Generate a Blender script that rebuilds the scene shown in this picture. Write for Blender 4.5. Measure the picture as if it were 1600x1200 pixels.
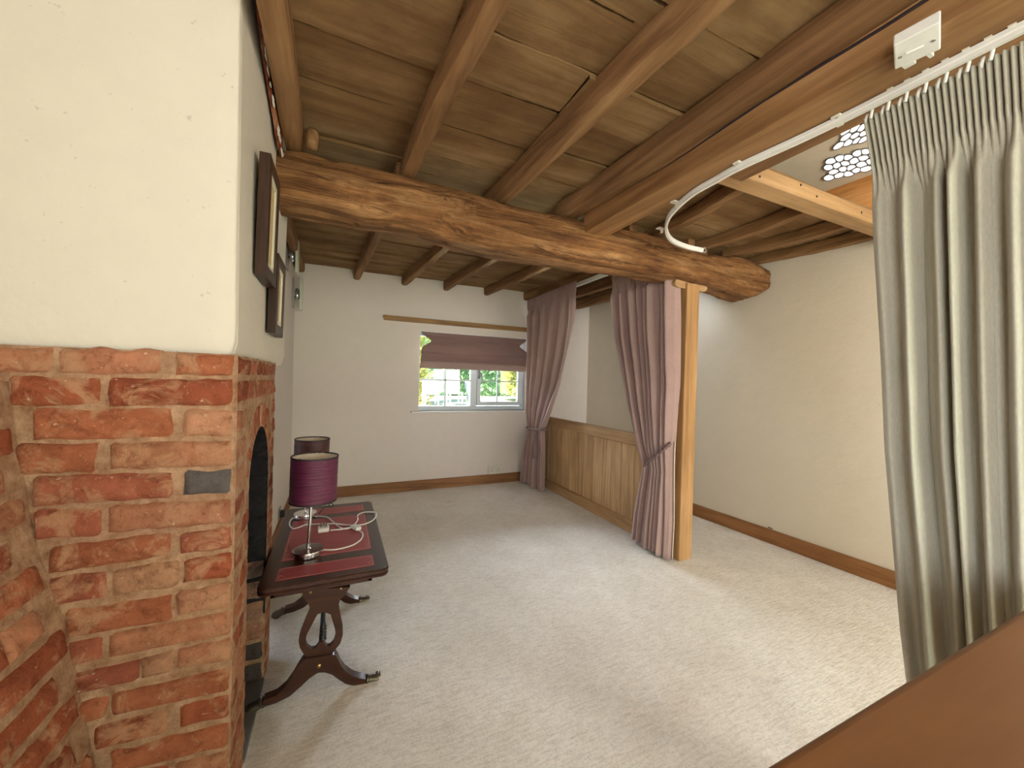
import bpy, math, random
from mathutils import Vector, Matrix, noise
random.seed(7)
C = bpy.context.scene.collection
for o in list(bpy.data.objects): bpy.data.objects.remove(o)
S = bpy.context.scene
PI = math.pi

# ------------------------------------------------------------------ camera
F, YAW, PIT, ROL, H = 600.0, math.radians(24.347), math.radians(-0.486), math.radians(1.534), 1.35
fw = Vector((math.sin(YAW)*math.cos(PIT), math.cos(YAW)*math.cos(PIT), math.sin(PIT)))
r0 = Vector((math.cos(YAW), -math.sin(YAW), 0)); u0 = r0.cross(fw)
rt = r0*math.cos(ROL) + u0*math.sin(ROL); up = -r0*math.sin(ROL) + u0*math.cos(ROL)
cd = bpy.data.cameras.new('camera'); cam = bpy.data.objects.new('camera', cd); C.objects.link(cam)
cd.sensor_fit = 'HORIZONTAL'; cd.sensor_width = 36; cd.lens = 36*F/1600; cd.clip_start = 0.02
M3 = Matrix((rt, up, -fw)).transposed()
cam.matrix_world = Matrix.Translation((0, 0, H)) @ M3.to_4x4()
S.camera = cam
# surveying helpers: where the sight line through an image point meets a real plane of the room
def ray(px, py): return (fw*F + rt*(px-800) - up*(py-600)).normalized()
def onz(px, py, z): d = ray(px, py); return d*((z-H)/d.z) + Vector((0, 0, H))
def onx(px, py, X): d = ray(px, py); return d*(X/d.x) + Vector((0, 0, H))
def ony(px, py, Y): d = ray(px, py); return d*(Y/d.y) + Vector((0, 0, H))

# ------------------------------------------------------------------ light
S.view_settings.view_transform = 'Standard'; S.view_settings.look = 'None'
S.view_settings.gamma = 1; S.view_settings.use_curve_mapping = False
S.view_settings.exposure = 0.36
W = bpy.data.worlds.new('world'); S.world = W; W.use_nodes = True
wn = W.node_tree.nodes; wl = W.node_tree.links
sky = wn.new('ShaderNodeTexSky'); sky.sky_type = 'HOSEK_WILKIE'; sky.turbidity = 3.5; sky.ground_albedo = 0.3
sky.sun_direction = Vector((-0.5, -0.35, 0.75)).normalized()
bgn = wn['Background']; bgn.inputs['Strength'].default_value = 11.0
wl.new(sky.outputs[0], bgn.inputs[0])
sd = bpy.data.lights.new('sun', 'SUN'); sd.energy = 14; sd.angle = 0.01; sd.color = (1, 0.95, 0.85)
so = bpy.data.objects.new('sun', sd); C.objects.link(so)
so.rotation_euler = Vector((-0.5, -0.35, 0.75)).to_track_quat('Z', 'Y').to_euler()
def area(name, loc, target, sx, sy, power, col, portal=False, spread=PI):
    d = bpy.data.lights.new(name, 'AREA'); d.shape = 'RECTANGLE'; d.size = sx; d.size_y = sy
    d.energy = power; d.color = col; d.spread = spread
    o = bpy.data.objects.new(name, d); C.objects.link(o); o.location = loc
    o.rotation_euler = (Vector(loc)-Vector(target)).to_track_quat('Z', 'Y').to_euler()
    if portal: d.cycles.is_portal = True
    return o
# daylight through the windows in the wall behind the photographer
area('daylight_front_window', (1.25, -2.6, 1.4), (1.6, 4.0, 1.15), 0.9, 1.3, 14, (1.0, 0.955, 0.90), spread=math.radians(120))
# added fill lamp by an invented alcove opening, behind the photographer to the left
area('alcove_fill', (-1.19, -1.75, 1.55), (0.0, -1.70, 1.45), 1.6, 1.5, 56, (1.0, 0.965, 0.92))
# sun bounced up off the lawn through the front window
area('lawn_bounce', (1.2, -2.45, 0.75), (0.8, 1.2, 2.6), 0.8, 0.3, 24, (0.80, 1.0, 0.55))
# roof light over the stair well
area('daylight_roof_light', (2.55, 0.1, 3.3), (2.6, 0.9, 0), 1.2, 1.5, 42, (1.0, 0.86, 0.66))
# added fill lamp for the stair side of the room
area('stair_fill', (3.0, -1.9, 1.5), (2.6, 4.0, 1.2), 0.8, 1.1, 42, (1.0, 0.94, 0.83))
# portal of the garden window
area('garden_window_portal', (1.6, 4.99, 1.45), (1.6, 0, 1.45), 1.5, 1.0, 1, (1, 1, 1), portal=True)
# daylight from the garden falling through the window (sky above the hedge)
# sun bounced off the grass just outside the garden window, up on to the ceiling
area('garden_lawn_bounce', (1.5, 5.7, 0.3), (1.4, 4.2, 2.0), 3.0, 0.8, 260, (0.93, 1.0, 0.70))
# open sky over the garden hedge, falling in under the half-drawn blind
area('garden_sky', (1.6, 9.5, 3.3), (1.5, 2.5, 0.3), 4.0, 1.6, 900, (0.84, 0.93, 1.0))
area('cool_landing_lamp', (2.95, 2.75, 2.3), (3.1, 4.0, 0.9), 0.5, 0.3, 2.5, (0.75, 0.86, 1.0))  # small cool area lamp beyond the partition

# ------------------------------------------------------------------ helpers
class MB:
    def __init__(s): s.v = []; s.f = []; s.m = []; s.t = []
    def add(s, vs, fs, mi=0, tint=None):
        b = len(s.v); s.v += [Vector(p) for p in vs]
        for f in fs: s.f.append([b+i for i in f]); s.m.append(mi)
        s.t += [tint or (1, 1, 1)]*len(vs)
    def box(s, a, b, mi=0):
        x0, y0, z0 = [min(a[i], b[i]) for i in range(3)]; x1, y1, z1 = [max(a[i], b[i]) for i in range(3)]
        s.add([(x0,y0,z0),(x1,y0,z0),(x1,y1,z0),(x0,y1,z0),(x0,y0,z1),(x1,y0,z1),(x1,y1,z1),(x0,y1,z1)],
              [(0,3,2,1),(4,5,6,7),(0,1,5,4),(1,2,6,5),(2,3,7,6),(3,0,4,7)], mi)
    def tube(s, pts, r, n=8, mi=0, caps=True, flat=None):
        pts = [Vector(p) for p in pts]; vs = []; fs = []; N = len(pts)
        pa = None
        for i, p in enumerate(pts):
            t = (pts[min(i+1, N-1)] - pts[max(i-1, 0)]).normalized()
            if pa is None: a = t.cross(Vector((0, 0, 1))) if abs(t.z) < 0.95 else t.cross(Vector((0, 1, 0)))
            else: a = pa - t*pa.dot(t)
            a.normalize(); pa = a; b = t.cross(a)
            rr = r[i] if isinstance(r, (list, tuple)) else r
            for k in range(n):
                an = 2*PI*k/n
                vs.append(p + a*math.cos(an)*rr + b*math.sin(an)*rr)
        for i in range(N-1):
            for k in range(n): fs.append((i*n+k, i*n+(k+1)%n, (i+1)*n+(k+1)%n, (i+1)*n+k))
        if caps: fs.append(tuple(range(n))[::-1]); fs.append(tuple((N-1)*n+k for k in range(n)))
        s.add(vs, fs, mi)
    def lathe(s, prof, c=(0, 0, 0), n=32, mi=0, axis='z', closed=False):
        vs = []; fs = []; c = Vector(c)
        for r, h in prof:
            for k in range(n):
                a = 2*PI*k/n
                q = {'z': (r*math.cos(a), r*math.sin(a), h), 'x': (h, r*math.cos(a), r*math.sin(a)), 'y': (r*math.cos(a), h, r*math.sin(a))}[axis]
                vs.append(c + Vector(q))
        m = len(prof)
        for i in range(m-1):
            for k in range(n): fs.append((i*n+k, i*n+(k+1)%n, (i+1)*n+(k+1)%n, (i+1)*n+k))
        if not closed:
            if prof[0][0] > 1e-6: fs.append(tuple(range(n))[::-1])
            if prof[-1][0] > 1e-6: fs.append(tuple((m-1)*n+k for k in range(n)))
        else:
            for k in range(n): fs.append(((m-1)*n+k, (m-1)*n+(k+1)%n, (k+1)%n, k))
        s.add(vs, fs, mi)
    def prism(s, poly, fn, d0, d1, mi=0):
        n = len(poly)
        vs = [fn(p[0], p[1], d0) for p in poly] + [fn(p[0], p[1], d1) for p in poly]
        fs = [tuple(range(n)), tuple(range(n, 2*n))[::-1]] + [(i, n+i, n+(i+1)%n, (i+1)%n) for i in range(n)]
        s.add(vs, fs, mi)
    def grid(s, fn, nu, nv, mi=0, tint=None):
        vs = [fn(i/nu, j/nv) for j in range(nv+1) for i in range(nu+1)]
        fs = [(j*(nu+1)+i, j*(nu+1)+i+1, (j+1)*(nu+1)+i+1, (j+1)*(nu+1)+i) for j in range(nv) for i in range(nu)]
        s.add(vs, fs, mi, tint)

def root_of(parent):
    v = Vector((0, 0, 0))
    while parent is not None: v += parent.location; parent = parent.parent
    return v
def obj(name, mb, mats, parent=None, smooth=False, bevel=0, seg=2, subsurf=0, solid=0, auto=None, normals=True):
    if not isinstance(mats, (list, tuple)): mats = [mats]
    xs = [v.x for v in mb.v]; ys = [v.y for v in mb.v]; zs = [v.z for v in mb.v]
    c = Vector(((min(xs)+max(xs))/2, (min(ys)+max(ys))/2, min(zs)))
    me = bpy.data.meshes.new(name)
    me.from_pydata([tuple(v-c) for v in mb.v], [], mb.f)
    for m in mats: me.materials.append(m)
    me.polygons.foreach_set('material_index', mb.m)
    ca = me.color_attributes.new('tint', 'FLOAT_COLOR', 'POINT')
    ca.data.foreach_set('color', [x for t in mb.t for x in (t[0], t[1], t[2], 1)])
    me.validate(); me.update()
    if normals:
        import bmesh
        bm = bmesh.new(); bm.from_mesh(me); bmesh.ops.recalc_face_normals(bm, faces=bm.faces); bm.to_mesh(me); bm.free()
    if smooth: me.polygons.foreach_set('use_smooth', [True]*len(me.polygons))
    if auto is not None:
        try: me.set_sharp_from_angle(angle=math.radians(auto))
        except Exception: pass
    o = bpy.data.objects.new(name, me); C.objects.link(o)
    if parent is not None: o.parent = parent
    o.location = c - root_of(parent)
    if bevel:
        b = o.modifiers.new('bevel', 'BEVEL'); b.width = bevel; b.segments = seg; b.limit_method = 'ANGLE'; b.angle_limit = 0.6
        b.harden_normals = False
    if solid:
        q = o.modifiers.new('solid', 'SOLIDIFY'); q.thickness = solid; q.offset = 0
    if subsurf:
        q = o.modifiers.new('sub', 'SUBSURF'); q.levels = subsurf; q.render_levels = subsurf
    return o
def tag(o, label=None, cat=None, group=None, kind=None):
    if label: o['label'] = label
    if cat: o['category'] = cat
    if group: o['group'] = group
    if kind: o['kind'] = kind
    return o
def thing(name, loc, label, cat, group=None):
    o = bpy.data.objects.new(name, None); C.objects.link(o); o.location = loc; o.empty_display_size = 0.1
    return tag(o, label, cat, group)
def struct(name, mb, mats, label, cat='structure', parent=None, **k):
    o = obj(name, mb, mats, parent, **k)
    return tag(o, label, cat, kind='structure')

# ------------------------------------------------------------------ materials
def newmat(name):
    m = bpy.data.materials.new(name); m.use_nodes = True; nt = m.node_tree
    return m, nt, nt.nodes['Principled BSDF'], nt.nodes, nt.links
def ramp(N, stops):
    r = N.new('ShaderNodeValToRGB'); e = r.color_ramp.elements
    e[0].position, e[0].color = stops[0][0], (*stops[0][1], 1)
    e[1].position, e[1].color = stops[-1][0], (*stops[-1][1], 1)
    for p, c in stops[1:-1]:
        q = e.new(p); q.color = (*c, 1)
    return r
def mix(N, L, a, b, fac, mode='MIX'):
    m = N.new('ShaderNodeMix'); m.data_type = 'RGBA'; m.blend_type = mode
    for i, v in ((0, fac), (6, a), (7, b)):
        if hasattr(v, 'links'): L.new(v, m.inputs[i])
        else: m.inputs[i].default_value = (*v, 1) if isinstance(v, tuple) else v
    return m.outputs[2]
def coords(N, L, scale=(1, 1, 1), rnd=True, rot=(0, 0, 0)):
    t = N.new('ShaderNodeTexCoord'); mp = N.new('ShaderNodeMapping'); mp.inputs['Scale'].default_value = scale
    mp.inputs['Rotation'].default_value = rot
    src = t.outputs['Object']
    if rnd:
        oi = N.new('ShaderNodeObjectInfo'); ml = N.new('ShaderNodeVectorMath'); ml.operation = 'MULTIPLY_ADD'
        cx = N.new('ShaderNodeCombineXYZ')
        for i in range(3): L.new(oi.outputs['Random'], cx.inputs[i])
        L.new(cx.outputs[0], ml.inputs[0]); ml.inputs[1].default_value = (13, 17, 11); L.new(src, ml.inputs[2]); src = ml.outputs[0]
    L.new(src, mp.inputs['Vector']); return mp.outputs[0]
def noi(N, L, vec, scale, detail=4, rough=0.55, dist=0):
    n = N.new('ShaderNodeTexNoise'); n.inputs['Scale'].default_value = scale; n.inputs['Detail'].default_value = detail
    n.inputs['Roughness'].default_value = rough; n.inputs['Distortion'].default_value = dist
    L.new(vec, n.inputs['Vector']); return n.outputs['Fac']
def bump(N, L, h, strength, dist, bsdf, prev=None):
    b = N.new('ShaderNodeBump'); b.inputs['Strength'].default_value = strength; b.inputs['Distance'].default_value = dist
    L.new(h, b.inputs['Height'])
    if prev: L.new(prev, b.inputs['Normal'])
    L.new(b.outputs[0], bsdf.inputs['Normal']); return b.outputs[0]

def plain(name, col, rough=0.5, metal=0, spec=0.5, coat=0):
    m, nt, B, N, L = newmat(name)
    B.inputs['Base Color'].default_value = (*col, 1); B.inputs['Roughness'].default_value = rough
    B.inputs['Metallic'].default_value = metal; B.inputs['Specular IOR Level'].default_value = spec
    B.inputs['Coat Weight'].default_value = coat
    v = coords(N, L); n = noi(N, L, v, 30, 3)
    L.new(mix(N, L, tuple(c*0.92 for c in col), tuple(min(1, c*1.06) for c in col), n), B.inputs['Base Color'])
    return m
def plaster(name, col, var=0.05, bstr=0.25):
    m, nt, B, N, L = newmat(name)
    v = coords(N, L, rnd=False)
    a = noi(N, L, v, 1.3, 5); b = noi(N, L, v, 9, 6, 0.6)
    c1 = mix(N, L, tuple(c*(1-var*1.4) for c in col), col, a)
    c2 = mix(N, L, c1, tuple(min(1, c*(1+var)) for c in col), b)
    sp = noi(N, L, v, 45, 2); r = ramp(N, [(0.70, (0, 0, 0)), (0.78, (1, 1, 1))]); L.new(sp, r.inputs[0])
    L.new(mix(N, L, c2, tuple(c*0.78 for c in col), r.outputs[0]), B.inputs['Base Color'])
    mm = N.new('ShaderNodeMath'); mm.operation = 'MULTIPLY'; L.new(r.outputs[0], mm.inputs[0]); mm.inputs[1].default_value = 0.3
    m2 = m.node_tree.nodes[-1]
    B.inputs['Roughness'].default_value = 0.85; B.inputs['Specular IOR Level'].default_value = 0.25
    n1 = bump(N, L, noi(N, L, v, 3.2, 4), 0.35, 0.03, B)
    bump(N, L, noi(N, L, v, 60, 5), bstr, 0.004, B, n1)
    return m
def cracked(m):
    nt = m.node_tree; N, L = nt.nodes, nt.links; B = N['Principled BSDF']; old = B.inputs['Base Color'].links[0].from_socket
    v = coords(N, L, (1.6, 22, 22)); a = noi(N, L, v, 1.0, 8, 0.7, 1.5)
    r = ramp(N, [(0.36, (0.22, 0.16, 0.12)), (0.44, (0.85, 0.82, 0.8)), (0.6, (1.0, 1.0, 1.0)), (0.74, (1.3, 1.3, 1.28))]); L.new(a, r.inputs[0])
    v2 = coords(N, L, (9, 14, 14)); a2 = noi(N, L, v2, 1.0, 6, 0.7); r2 = ramp(N, [(0.3, (0.62, 0.58, 0.55)), (0.6, (1.08, 1.08, 1.08))]); L.new(a2, r2.inputs[0])
    c = mix(N, L, old, r.outputs[0], 0.9, 'MULTIPLY'); c = mix(N, L, c, r2.outputs[0], 0.8, 'MULTIPLY'); L.new(c, B.inputs['Base Color'])
    pn = B.inputs['Normal'].links[0].from_socket; bump(N, L, a, 0.8, 0.02, B, pn)
def wood(name, dark, mid, light, axis='y', sc=1.0, rough=0.7, bstr=0.5, knots=True, spec=0.3, fine=1.0, bd=0.006):
    m, nt, B, N, L = newmat(name)
    k = {'x': (0.9, 10, 10), 'y': (10, 0.9, 10), 'z': (10, 10, 0.9)}[axis]
    v = coords(N, L, tuple(a*sc for a in k))
    k2 = {'x': (3, 60, 60), 'y': (60, 3, 60), 'z': (60, 60, 3)}[axis]
    v2 = coords(N, L, tuple(a*sc for a in k2)); v3 = coords(N, L, (sc, sc, sc))
    a = noi(N, L, v, 1.0, 6, 0.6, 1.2); r = ramp(N, [(0.28, dark), (0.5, mid), (0.74, light)]); L.new(a, r.inputs[0])
    b = noi(N, L, v2, 1.0, 5, 0.65); rb = ramp(N, [(0.3, (0.62, 0.58, 0.54)), (0.62, (1.1, 1.1, 1.1))]); L.new(b, rb.inputs[0])
    c = mix(N, L, r.outputs[0], rb.outputs[0], 0.6*fine, 'MULTIPLY')
    big = noi(N, L, v3, 2.6, 4); rg = ramp(N, [(0.3, (0.82, 0.78, 0.74)), (0.7, (1.15, 1.13, 1.1))]); L.new(big, rg.inputs[0])
    c = mix(N, L, c, rg.outputs[0], 0.7, 'MULTIPLY')
    if knots:
        vo = N.new('ShaderNodeTexVoronoi'); vo.inputs['Scale'].default_value = 0.55
        k3 = {'x': (1.2, 4, 4), 'y': (4, 1.2, 4), 'z': (4, 4, 1.2)}[axis]
        L.new(coords(N, L, tuple(q*sc for q in k3)), vo.inputs['Vector'])
        rk = ramp(N, [(0.03, (1, 1, 1)), (0.09, (0, 0, 0))]); L.new(vo.outputs['Distance'], rk.inputs[0])
        c = mix(N, L, c, tuple(q*0.5 for q in dark), rk.outputs[0])
    L.new(c, B.inputs['Base Color']); B.inputs['Roughness'].default_value = rough; B.inputs['Specular IOR Level'].default_value = spec
    n1 = bump(N, L, a, bstr, bd*2, B); bump(N, L, b, bstr, bd*0.5, B, n1)
    return m

M = {}
M['plaster'] = plaster('limewashed_plaster', (0.74, 0.68, 0.625))
M['plaster_warm'] = plaster('cream_plaster', (0.74, 0.66, 0.54))
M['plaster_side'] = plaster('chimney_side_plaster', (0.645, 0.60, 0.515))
M['oldboard_y'] = wood('weathered_ceiling_board', (0.16, 0.088, 0.038), (0.235, 0.142, 0.066), (0.33, 0.225, 0.120), 'x', 0.55, 0.85, 0.4, knots=False, fine=0.7)
def blotched(m):
    nt = m.node_tree; N, L = nt.nodes, nt.links; B = N['Principled BSDF']; old = B.inputs['Base Color'].links[0].from_socket
    v = coords(N, L, (3, 5, 3)); a = noi(N, L, v, 1.0, 7, 0.65); r = ramp(N, [(0.3, (0.68, 0.60, 0.50)), (0.5, (0.98, 0.95, 0.9)), (0.7, (1.25, 1.28, 1.22))]); L.new(a, r.inputs[0])
    L.new(mix(N, L, old, r.outputs[0], 0.9, 'MULTIPLY'), B.inputs['Base Color'])
blotched(M['oldboard_y'])
M['oldjoist'] = wood('aged_joist_oak', (0.13, 0.064, 0.027), (0.255, 0.138, 0.06), (0.39, 0.235, 0.115), 'y', 0.8, 0.75, 0.5)
M['bigbeam'] = wood('ancient_beam_oak', (0.09, 0.034, 0.011), (0.34, 0.165, 0.060), (0.56, 0.34, 0.16), 'x', 1.0, 0.72, 1.0, fine=1.5, bd=0.02)
cracked(M['bigbeam'])
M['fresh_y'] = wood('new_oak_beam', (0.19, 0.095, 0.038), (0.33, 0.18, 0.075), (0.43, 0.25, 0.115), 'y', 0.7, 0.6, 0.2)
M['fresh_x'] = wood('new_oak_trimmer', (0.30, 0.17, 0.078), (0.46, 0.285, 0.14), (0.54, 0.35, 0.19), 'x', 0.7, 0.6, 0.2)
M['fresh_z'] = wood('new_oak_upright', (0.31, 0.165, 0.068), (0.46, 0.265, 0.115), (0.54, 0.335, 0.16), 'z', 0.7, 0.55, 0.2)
M['panel'] = wood('oak_boarding', (0.36, 0.22, 0.105), (0.56, 0.37, 0.19), (0.68, 0.47, 0.27), 'z', 0.9, 0.55, 0.2)
M['rail_y'] = wood('oak_rail', (0.34, 0.20, 0.095), (0.50, 0.32, 0.16), (0.58, 0.39, 0.22), 'y', 0.9, 0.5, 0.15)
M['skirt_x'] = wood('oak_skirting_x', (0.20, 0.09, 0.035), (0.31, 0.155, 0.065), (0.38, 0.20, 0.09), 'x', 0.9, 0.5, 0.15)
M['skirt_y'] = wood('oak_skirting_y', (0.20, 0.085, 0.03), (0.31, 0.145, 0.055), (0.38, 0.19, 0.08), 'y', 0.9, 0.5, 0.15)
M['pine'] = wood('orange_pine', (0.55, 0.22, 0.06), (0.72, 0.34, 0.11), (0.80, 0.42, 0.17), 'y', 0.9, 0.6, 0.2)
M['fore'] = wood('varnished_rail_top', (0.20, 0.088, 0.03), (0.265, 0.122, 0.045), (0.31, 0.15, 0.06), 'x', 0.5, 0.42, 0.08, knots=False, spec=0.35, fine=0.4)
M['batten'] = wood('pine_batten', (0.24, 0.13, 0.045), (0.33, 0.19, 0.075), (0.4, 0.24, 0.1), 'x', 1, 0.5, 0.1, knots=False)
M['mahog'] = wood('dark_mahogany', (0.022, 0.007, 0.004), (0.045, 0.014, 0.008), (0.075, 0.025, 0.014), 'y', 1.5, 0.3, 0.05, knots=False, spec=0.55)
M['mahog_z'] = wood('dark_mahogany_upright', (0.022, 0.007, 0.004), (0.05, 0.016, 0.008), (0.08, 0.027, 0.014), 'x', 1.5, 0.33, 0.05, knots=False, spec=0.5)
M['frame_wood'] = wood('dark_frame_wood', (0.025, 0.012, 0.008), (0.045, 0.022, 0.014), (0.07, 0.035, 0.022), 'z', 2, 0.4, 0.05, knots=False)
M['white_plastic'] = plain('white_plastic', (0.78, 0.78, 0.74), 0.35)
M['cream_plastic'] = plain('cream_plastic', (0.72, 0.68, 0.58), 0.4)
M['upvc'] = plain('white_upvc', (0.66, 0.74, 0.80), 0.3)
M['chrome'] = plain('chrome', (0.72, 0.72, 0.74), 0.12, 1)
M['steel'] = plain('dull_steel', (0.5, 0.5, 0.5), 0.3, 1)
M['brass'] = plain('old_brass', (0.13, 0.11, 0.08), 0.4, 0.8)
M['gold'] = plain('brass_button', (0.6, 0.42, 0.18), 0.3, 1)
M['black'] = plain('black_plastic', (0.015, 0.015, 0.018), 0.4)
M['dark_trim'] = plain('dark_shade_trim', (0.02, 0.012, 0.016), 0.6)
M['shade_in'] = plain('shade_lining', (0.74, 0.66, 0.50), 0.7)
M['mount'] = plain('cream_picture_mount', (0.55, 0.42, 0.22), 0.7)
M['gilt'] = plain('pale_slip', (0.62, 0.60, 0.46), 0.5)
M['rope'] = plain('mauve_cord', (0.20, 0.13, 0.125), 0.8)
M['lining'] = plain('cream_lining', (0.72, 0.62, 0.48), 0.85)
M['glassy'] = plain('frosted_glass', (0.62, 0.66, 0.55), 0.3)
M['slate'] = plain('grey_dapple_rim', (0.16, 0.15, 0.14), 0.7)

def fabric(name, col, col2, scale=1.0, sheen=0.4, rough=0.8):
    m, nt, B, N, L = newmat(name)
    v = coords(N, L); a = noi(N, L, v, 5, 4); w = coords(N, L, (300*scale, 300*scale, 60*scale)); b = noi(N, L, w, 1, 2)
    c = mix(N, L, col, col2, a); r = ramp(N, [(0.3, (0.86, 0.86, 0.86)), (0.7, (1.05, 1.05, 1.05))]); L.new(b, r.inputs[0])
    L.new(mix(N, L, c, r.outputs[0], 0.8, 'MULTIPLY'), B.inputs['Base Color'])
    B.inputs['Roughness'].default_value = rough; B.inputs['Sheen Weight'].default_value = sheen; B.inputs['Specular IOR Level'].default_value = 0.25
    bump(N, L, noi(N, L, v, 22, 5), 0.3, 0.006, B)
    return m
M['mauve'] = fabric('mauve_velvet', (0.34, 0.225, 0.205), (0.46, 0.315, 0.285), sheen=0.5)
M['mauve_blind'] = fabric('mauve_blind_cloth', (0.25, 0.155, 0.145), (0.31, 0.20, 0.185), sheen=0.2)
M['sage'] = fabric('pale_sage_silk', (0.44, 0.425, 0.34), (0.52, 0.50, 0.41), sheen=0.2, rough=0.55)

def carpet():
    m, nt, B, N, L = newmat('loop_pile_carpet')
    v = coords(N, L, rnd=False)
    big = noi(N, L, v, 0.9, 5, 0.6); mid = noi(N, L, v, 4.5, 5, 0.65)
    r = ramp(N, [(0.3, (0.74, 0.705, 0.645)), (0.7, (0.87, 0.845, 0.79))]); L.new(big, r.inputs[0])
    r2 = ramp(N, [(0.3, (0.92, 0.90, 0.87)), (0.6, (1.03, 1.03, 1.04))]); L.new(mid, r2.inputs[0])
    c = mix(N, L, r.outputs[0], r2.outputs[0], 0.8, 'MULTIPLY')
    # ribs of loops running across the room
    vr = coords(N, L, (14, 95, 1), rnd=False, rot=(0, 0, math.radians(-12))); rib = noi(N, L, vr, 1.0, 3, 0.6, 0.4)
    rr = ramp(N, [(0.34, (0.84, 0.83, 0.82)), (0.55, (1.04, 1.04, 1.04))]); L.new(rib, rr.inputs[0])
    c = mix(N, L, c, rr.outputs[0], 0.75, 'MULTIPLY')
    # worn dirty marks
    vs = coords(N, L, (1.2, 2.4, 1), rnd=False); st = noi(N, L, vs, 2.2, 6, 0.7); rs = ramp(N, [(0.62, (0, 0, 0)), (0.74, (1, 1, 1))]); L.new(st, rs.inputs[0])
    mm = N.new('ShaderNodeMath'); mm.operation = 'MULTIPLY'; mm.inputs[1].default_value = 0.4; L.new(rs.outputs[0], mm.inputs[0])
    c = mix(N, L, c, (0.36, 0.31, 0.25), mm.outputs[0])
    sp = noi(N, L, v, 110, 2); rp = ramp(N, [(0.35, (0.85, 0.85, 0.85)), (0.55, (1.04, 1.04, 1.04))]); L.new(sp, rp.inputs[0])
    c = mix(N, L, c, rp.outputs[0], 0.7, 'MULTIPLY')
    L.new(c, B.inputs['Base Color']); B.inputs['Roughness'].default_value = 0.95; B.inputs['Specular IOR Level'].default_value = 0.1
    B.inputs['Sheen Weight'].default_value = 0.15
    n1 = bump(N, L, rib, 0.6, 0.006, B); bump(N, L, sp, 0.5, 0.004, B, n1)
    return m
M['carpet'] = carpet()

def brickmat():
    m, nt, B, N, L = newmat('handmade_brick')
    at = N.new('ShaderNodeAttribute'); at.attribute_name = 'tint'
    v = coords(N, L, rnd=False)
    a = noi(N, L, v, 14, 6, 0.65, 0.5); r = ramp(N, [(0.3, (0.72, 0.66, 0.62)), (0.7, (1.2, 1.2, 1.22))]); L.new(a, r.inputs[0])
    c = mix(N, L, at.outputs['Color'], r.outputs[0], 1.0, 'MULTIPLY')
    # old mortar and limewash smeared over the faces
    b = noi(N, L, v, 11, 8, 0.68, 0.8); rb = ramp(N, [(0.50, (0, 0, 0)), (0.60, (0.85, 0.85, 0.85))]); L.new(b, rb.inputs[0])
    sep = N.new('ShaderNodeSeparateColor'); L.new(at.outputs['Color'], sep.inputs[0])
    gt = N.new('ShaderNodeMath'); gt.operation = 'GREATER_THAN'; L.new(sep.outputs[0], gt.inputs[0]); gt.inputs[1].default_value = 0.12
    mu = N.new('ShaderNodeMath'); mu.operation = 'MULTIPLY'; L.new(rb.outputs[0], mu.inputs[0]); L.new(gt.outputs[0], mu.inputs[1])
    c = mix(N, L, c, (0.42, 0.225, 0.125), mu.outputs[0])
    d = noi(N, L, v, 75, 4, 0.6); rd = ramp(N, [(0.66, (0, 0, 0)), (0.74, (1, 1, 1))]); L.new(d, rd.inputs[0])
    mu2 = N.new('ShaderNodeMath'); mu2.operation = 'MULTIPLY'; L.new(rd.outputs[0], mu2.inputs[0]); L.new(gt.outputs[0], mu2.inputs[1])
    c = mix(N, L, c, (0.60, 0.42, 0.29), mu2.outputs[0])
    w_ = noi(N, L, v, 34, 7, 0.7, 0.4); rw = ramp(N, [(0.32, (0.55, 0.48, 0.44)), (0.46, (1, 1, 1)), (0.7, (1.12, 1.12, 1.12))]); L.new(w_, rw.inputs[0])
    c = mix(N, L, c, rw.outputs[0], 0.85, 'MULTIPLY')
    L.new(c, B.inputs['Base Color']); B.inputs['Roughness'].default_value = 0.9; B.inputs['Specular IOR Level'].default_value = 0.2
    n1 = bump(N, L, a, 0.8, 0.012, B); n1 = bump(N, L, w_, 0.7, 0.008, B, n1); bump(N, L, noi(N, L, v, 120, 5, 0.7), 0.6, 0.004, B, n1)
    return m
M['brick'] = brickmat()
def mortar(name, c1, c2):
    m, nt, B, N, L = newmat(name)
    v = coords(N, L, rnd=False); a = noi(N, L, v, 25, 7, 0.7)
    r = ramp(N, [(0.25, tuple(q*0.6 for q in c1)), (0.38, c1), (0.65, c2)]); L.new(a, r.inputs[0]); L.new(r.outputs[0], B.inputs['Base Color'])
    B.inputs['Roughness'].default_value = 0.95; B.inputs['Specular IOR Level'].default_value = 0.15
    n1 = bump(N, L, a, 0.7, 0.012, B); bump(N, L, noi(N, L, v, 160, 4, 0.7), 0.7, 0.004, B, n1)
    return m
M['mortar'] = mortar('lime_mortar', (0.30, 0.165, 0.09), (0.50, 0.325, 0.205))
M['soot'] = mortar('sooty_mortar', (0.012, 0.011, 0.012), (0.035, 0.032, 0.034))

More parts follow.
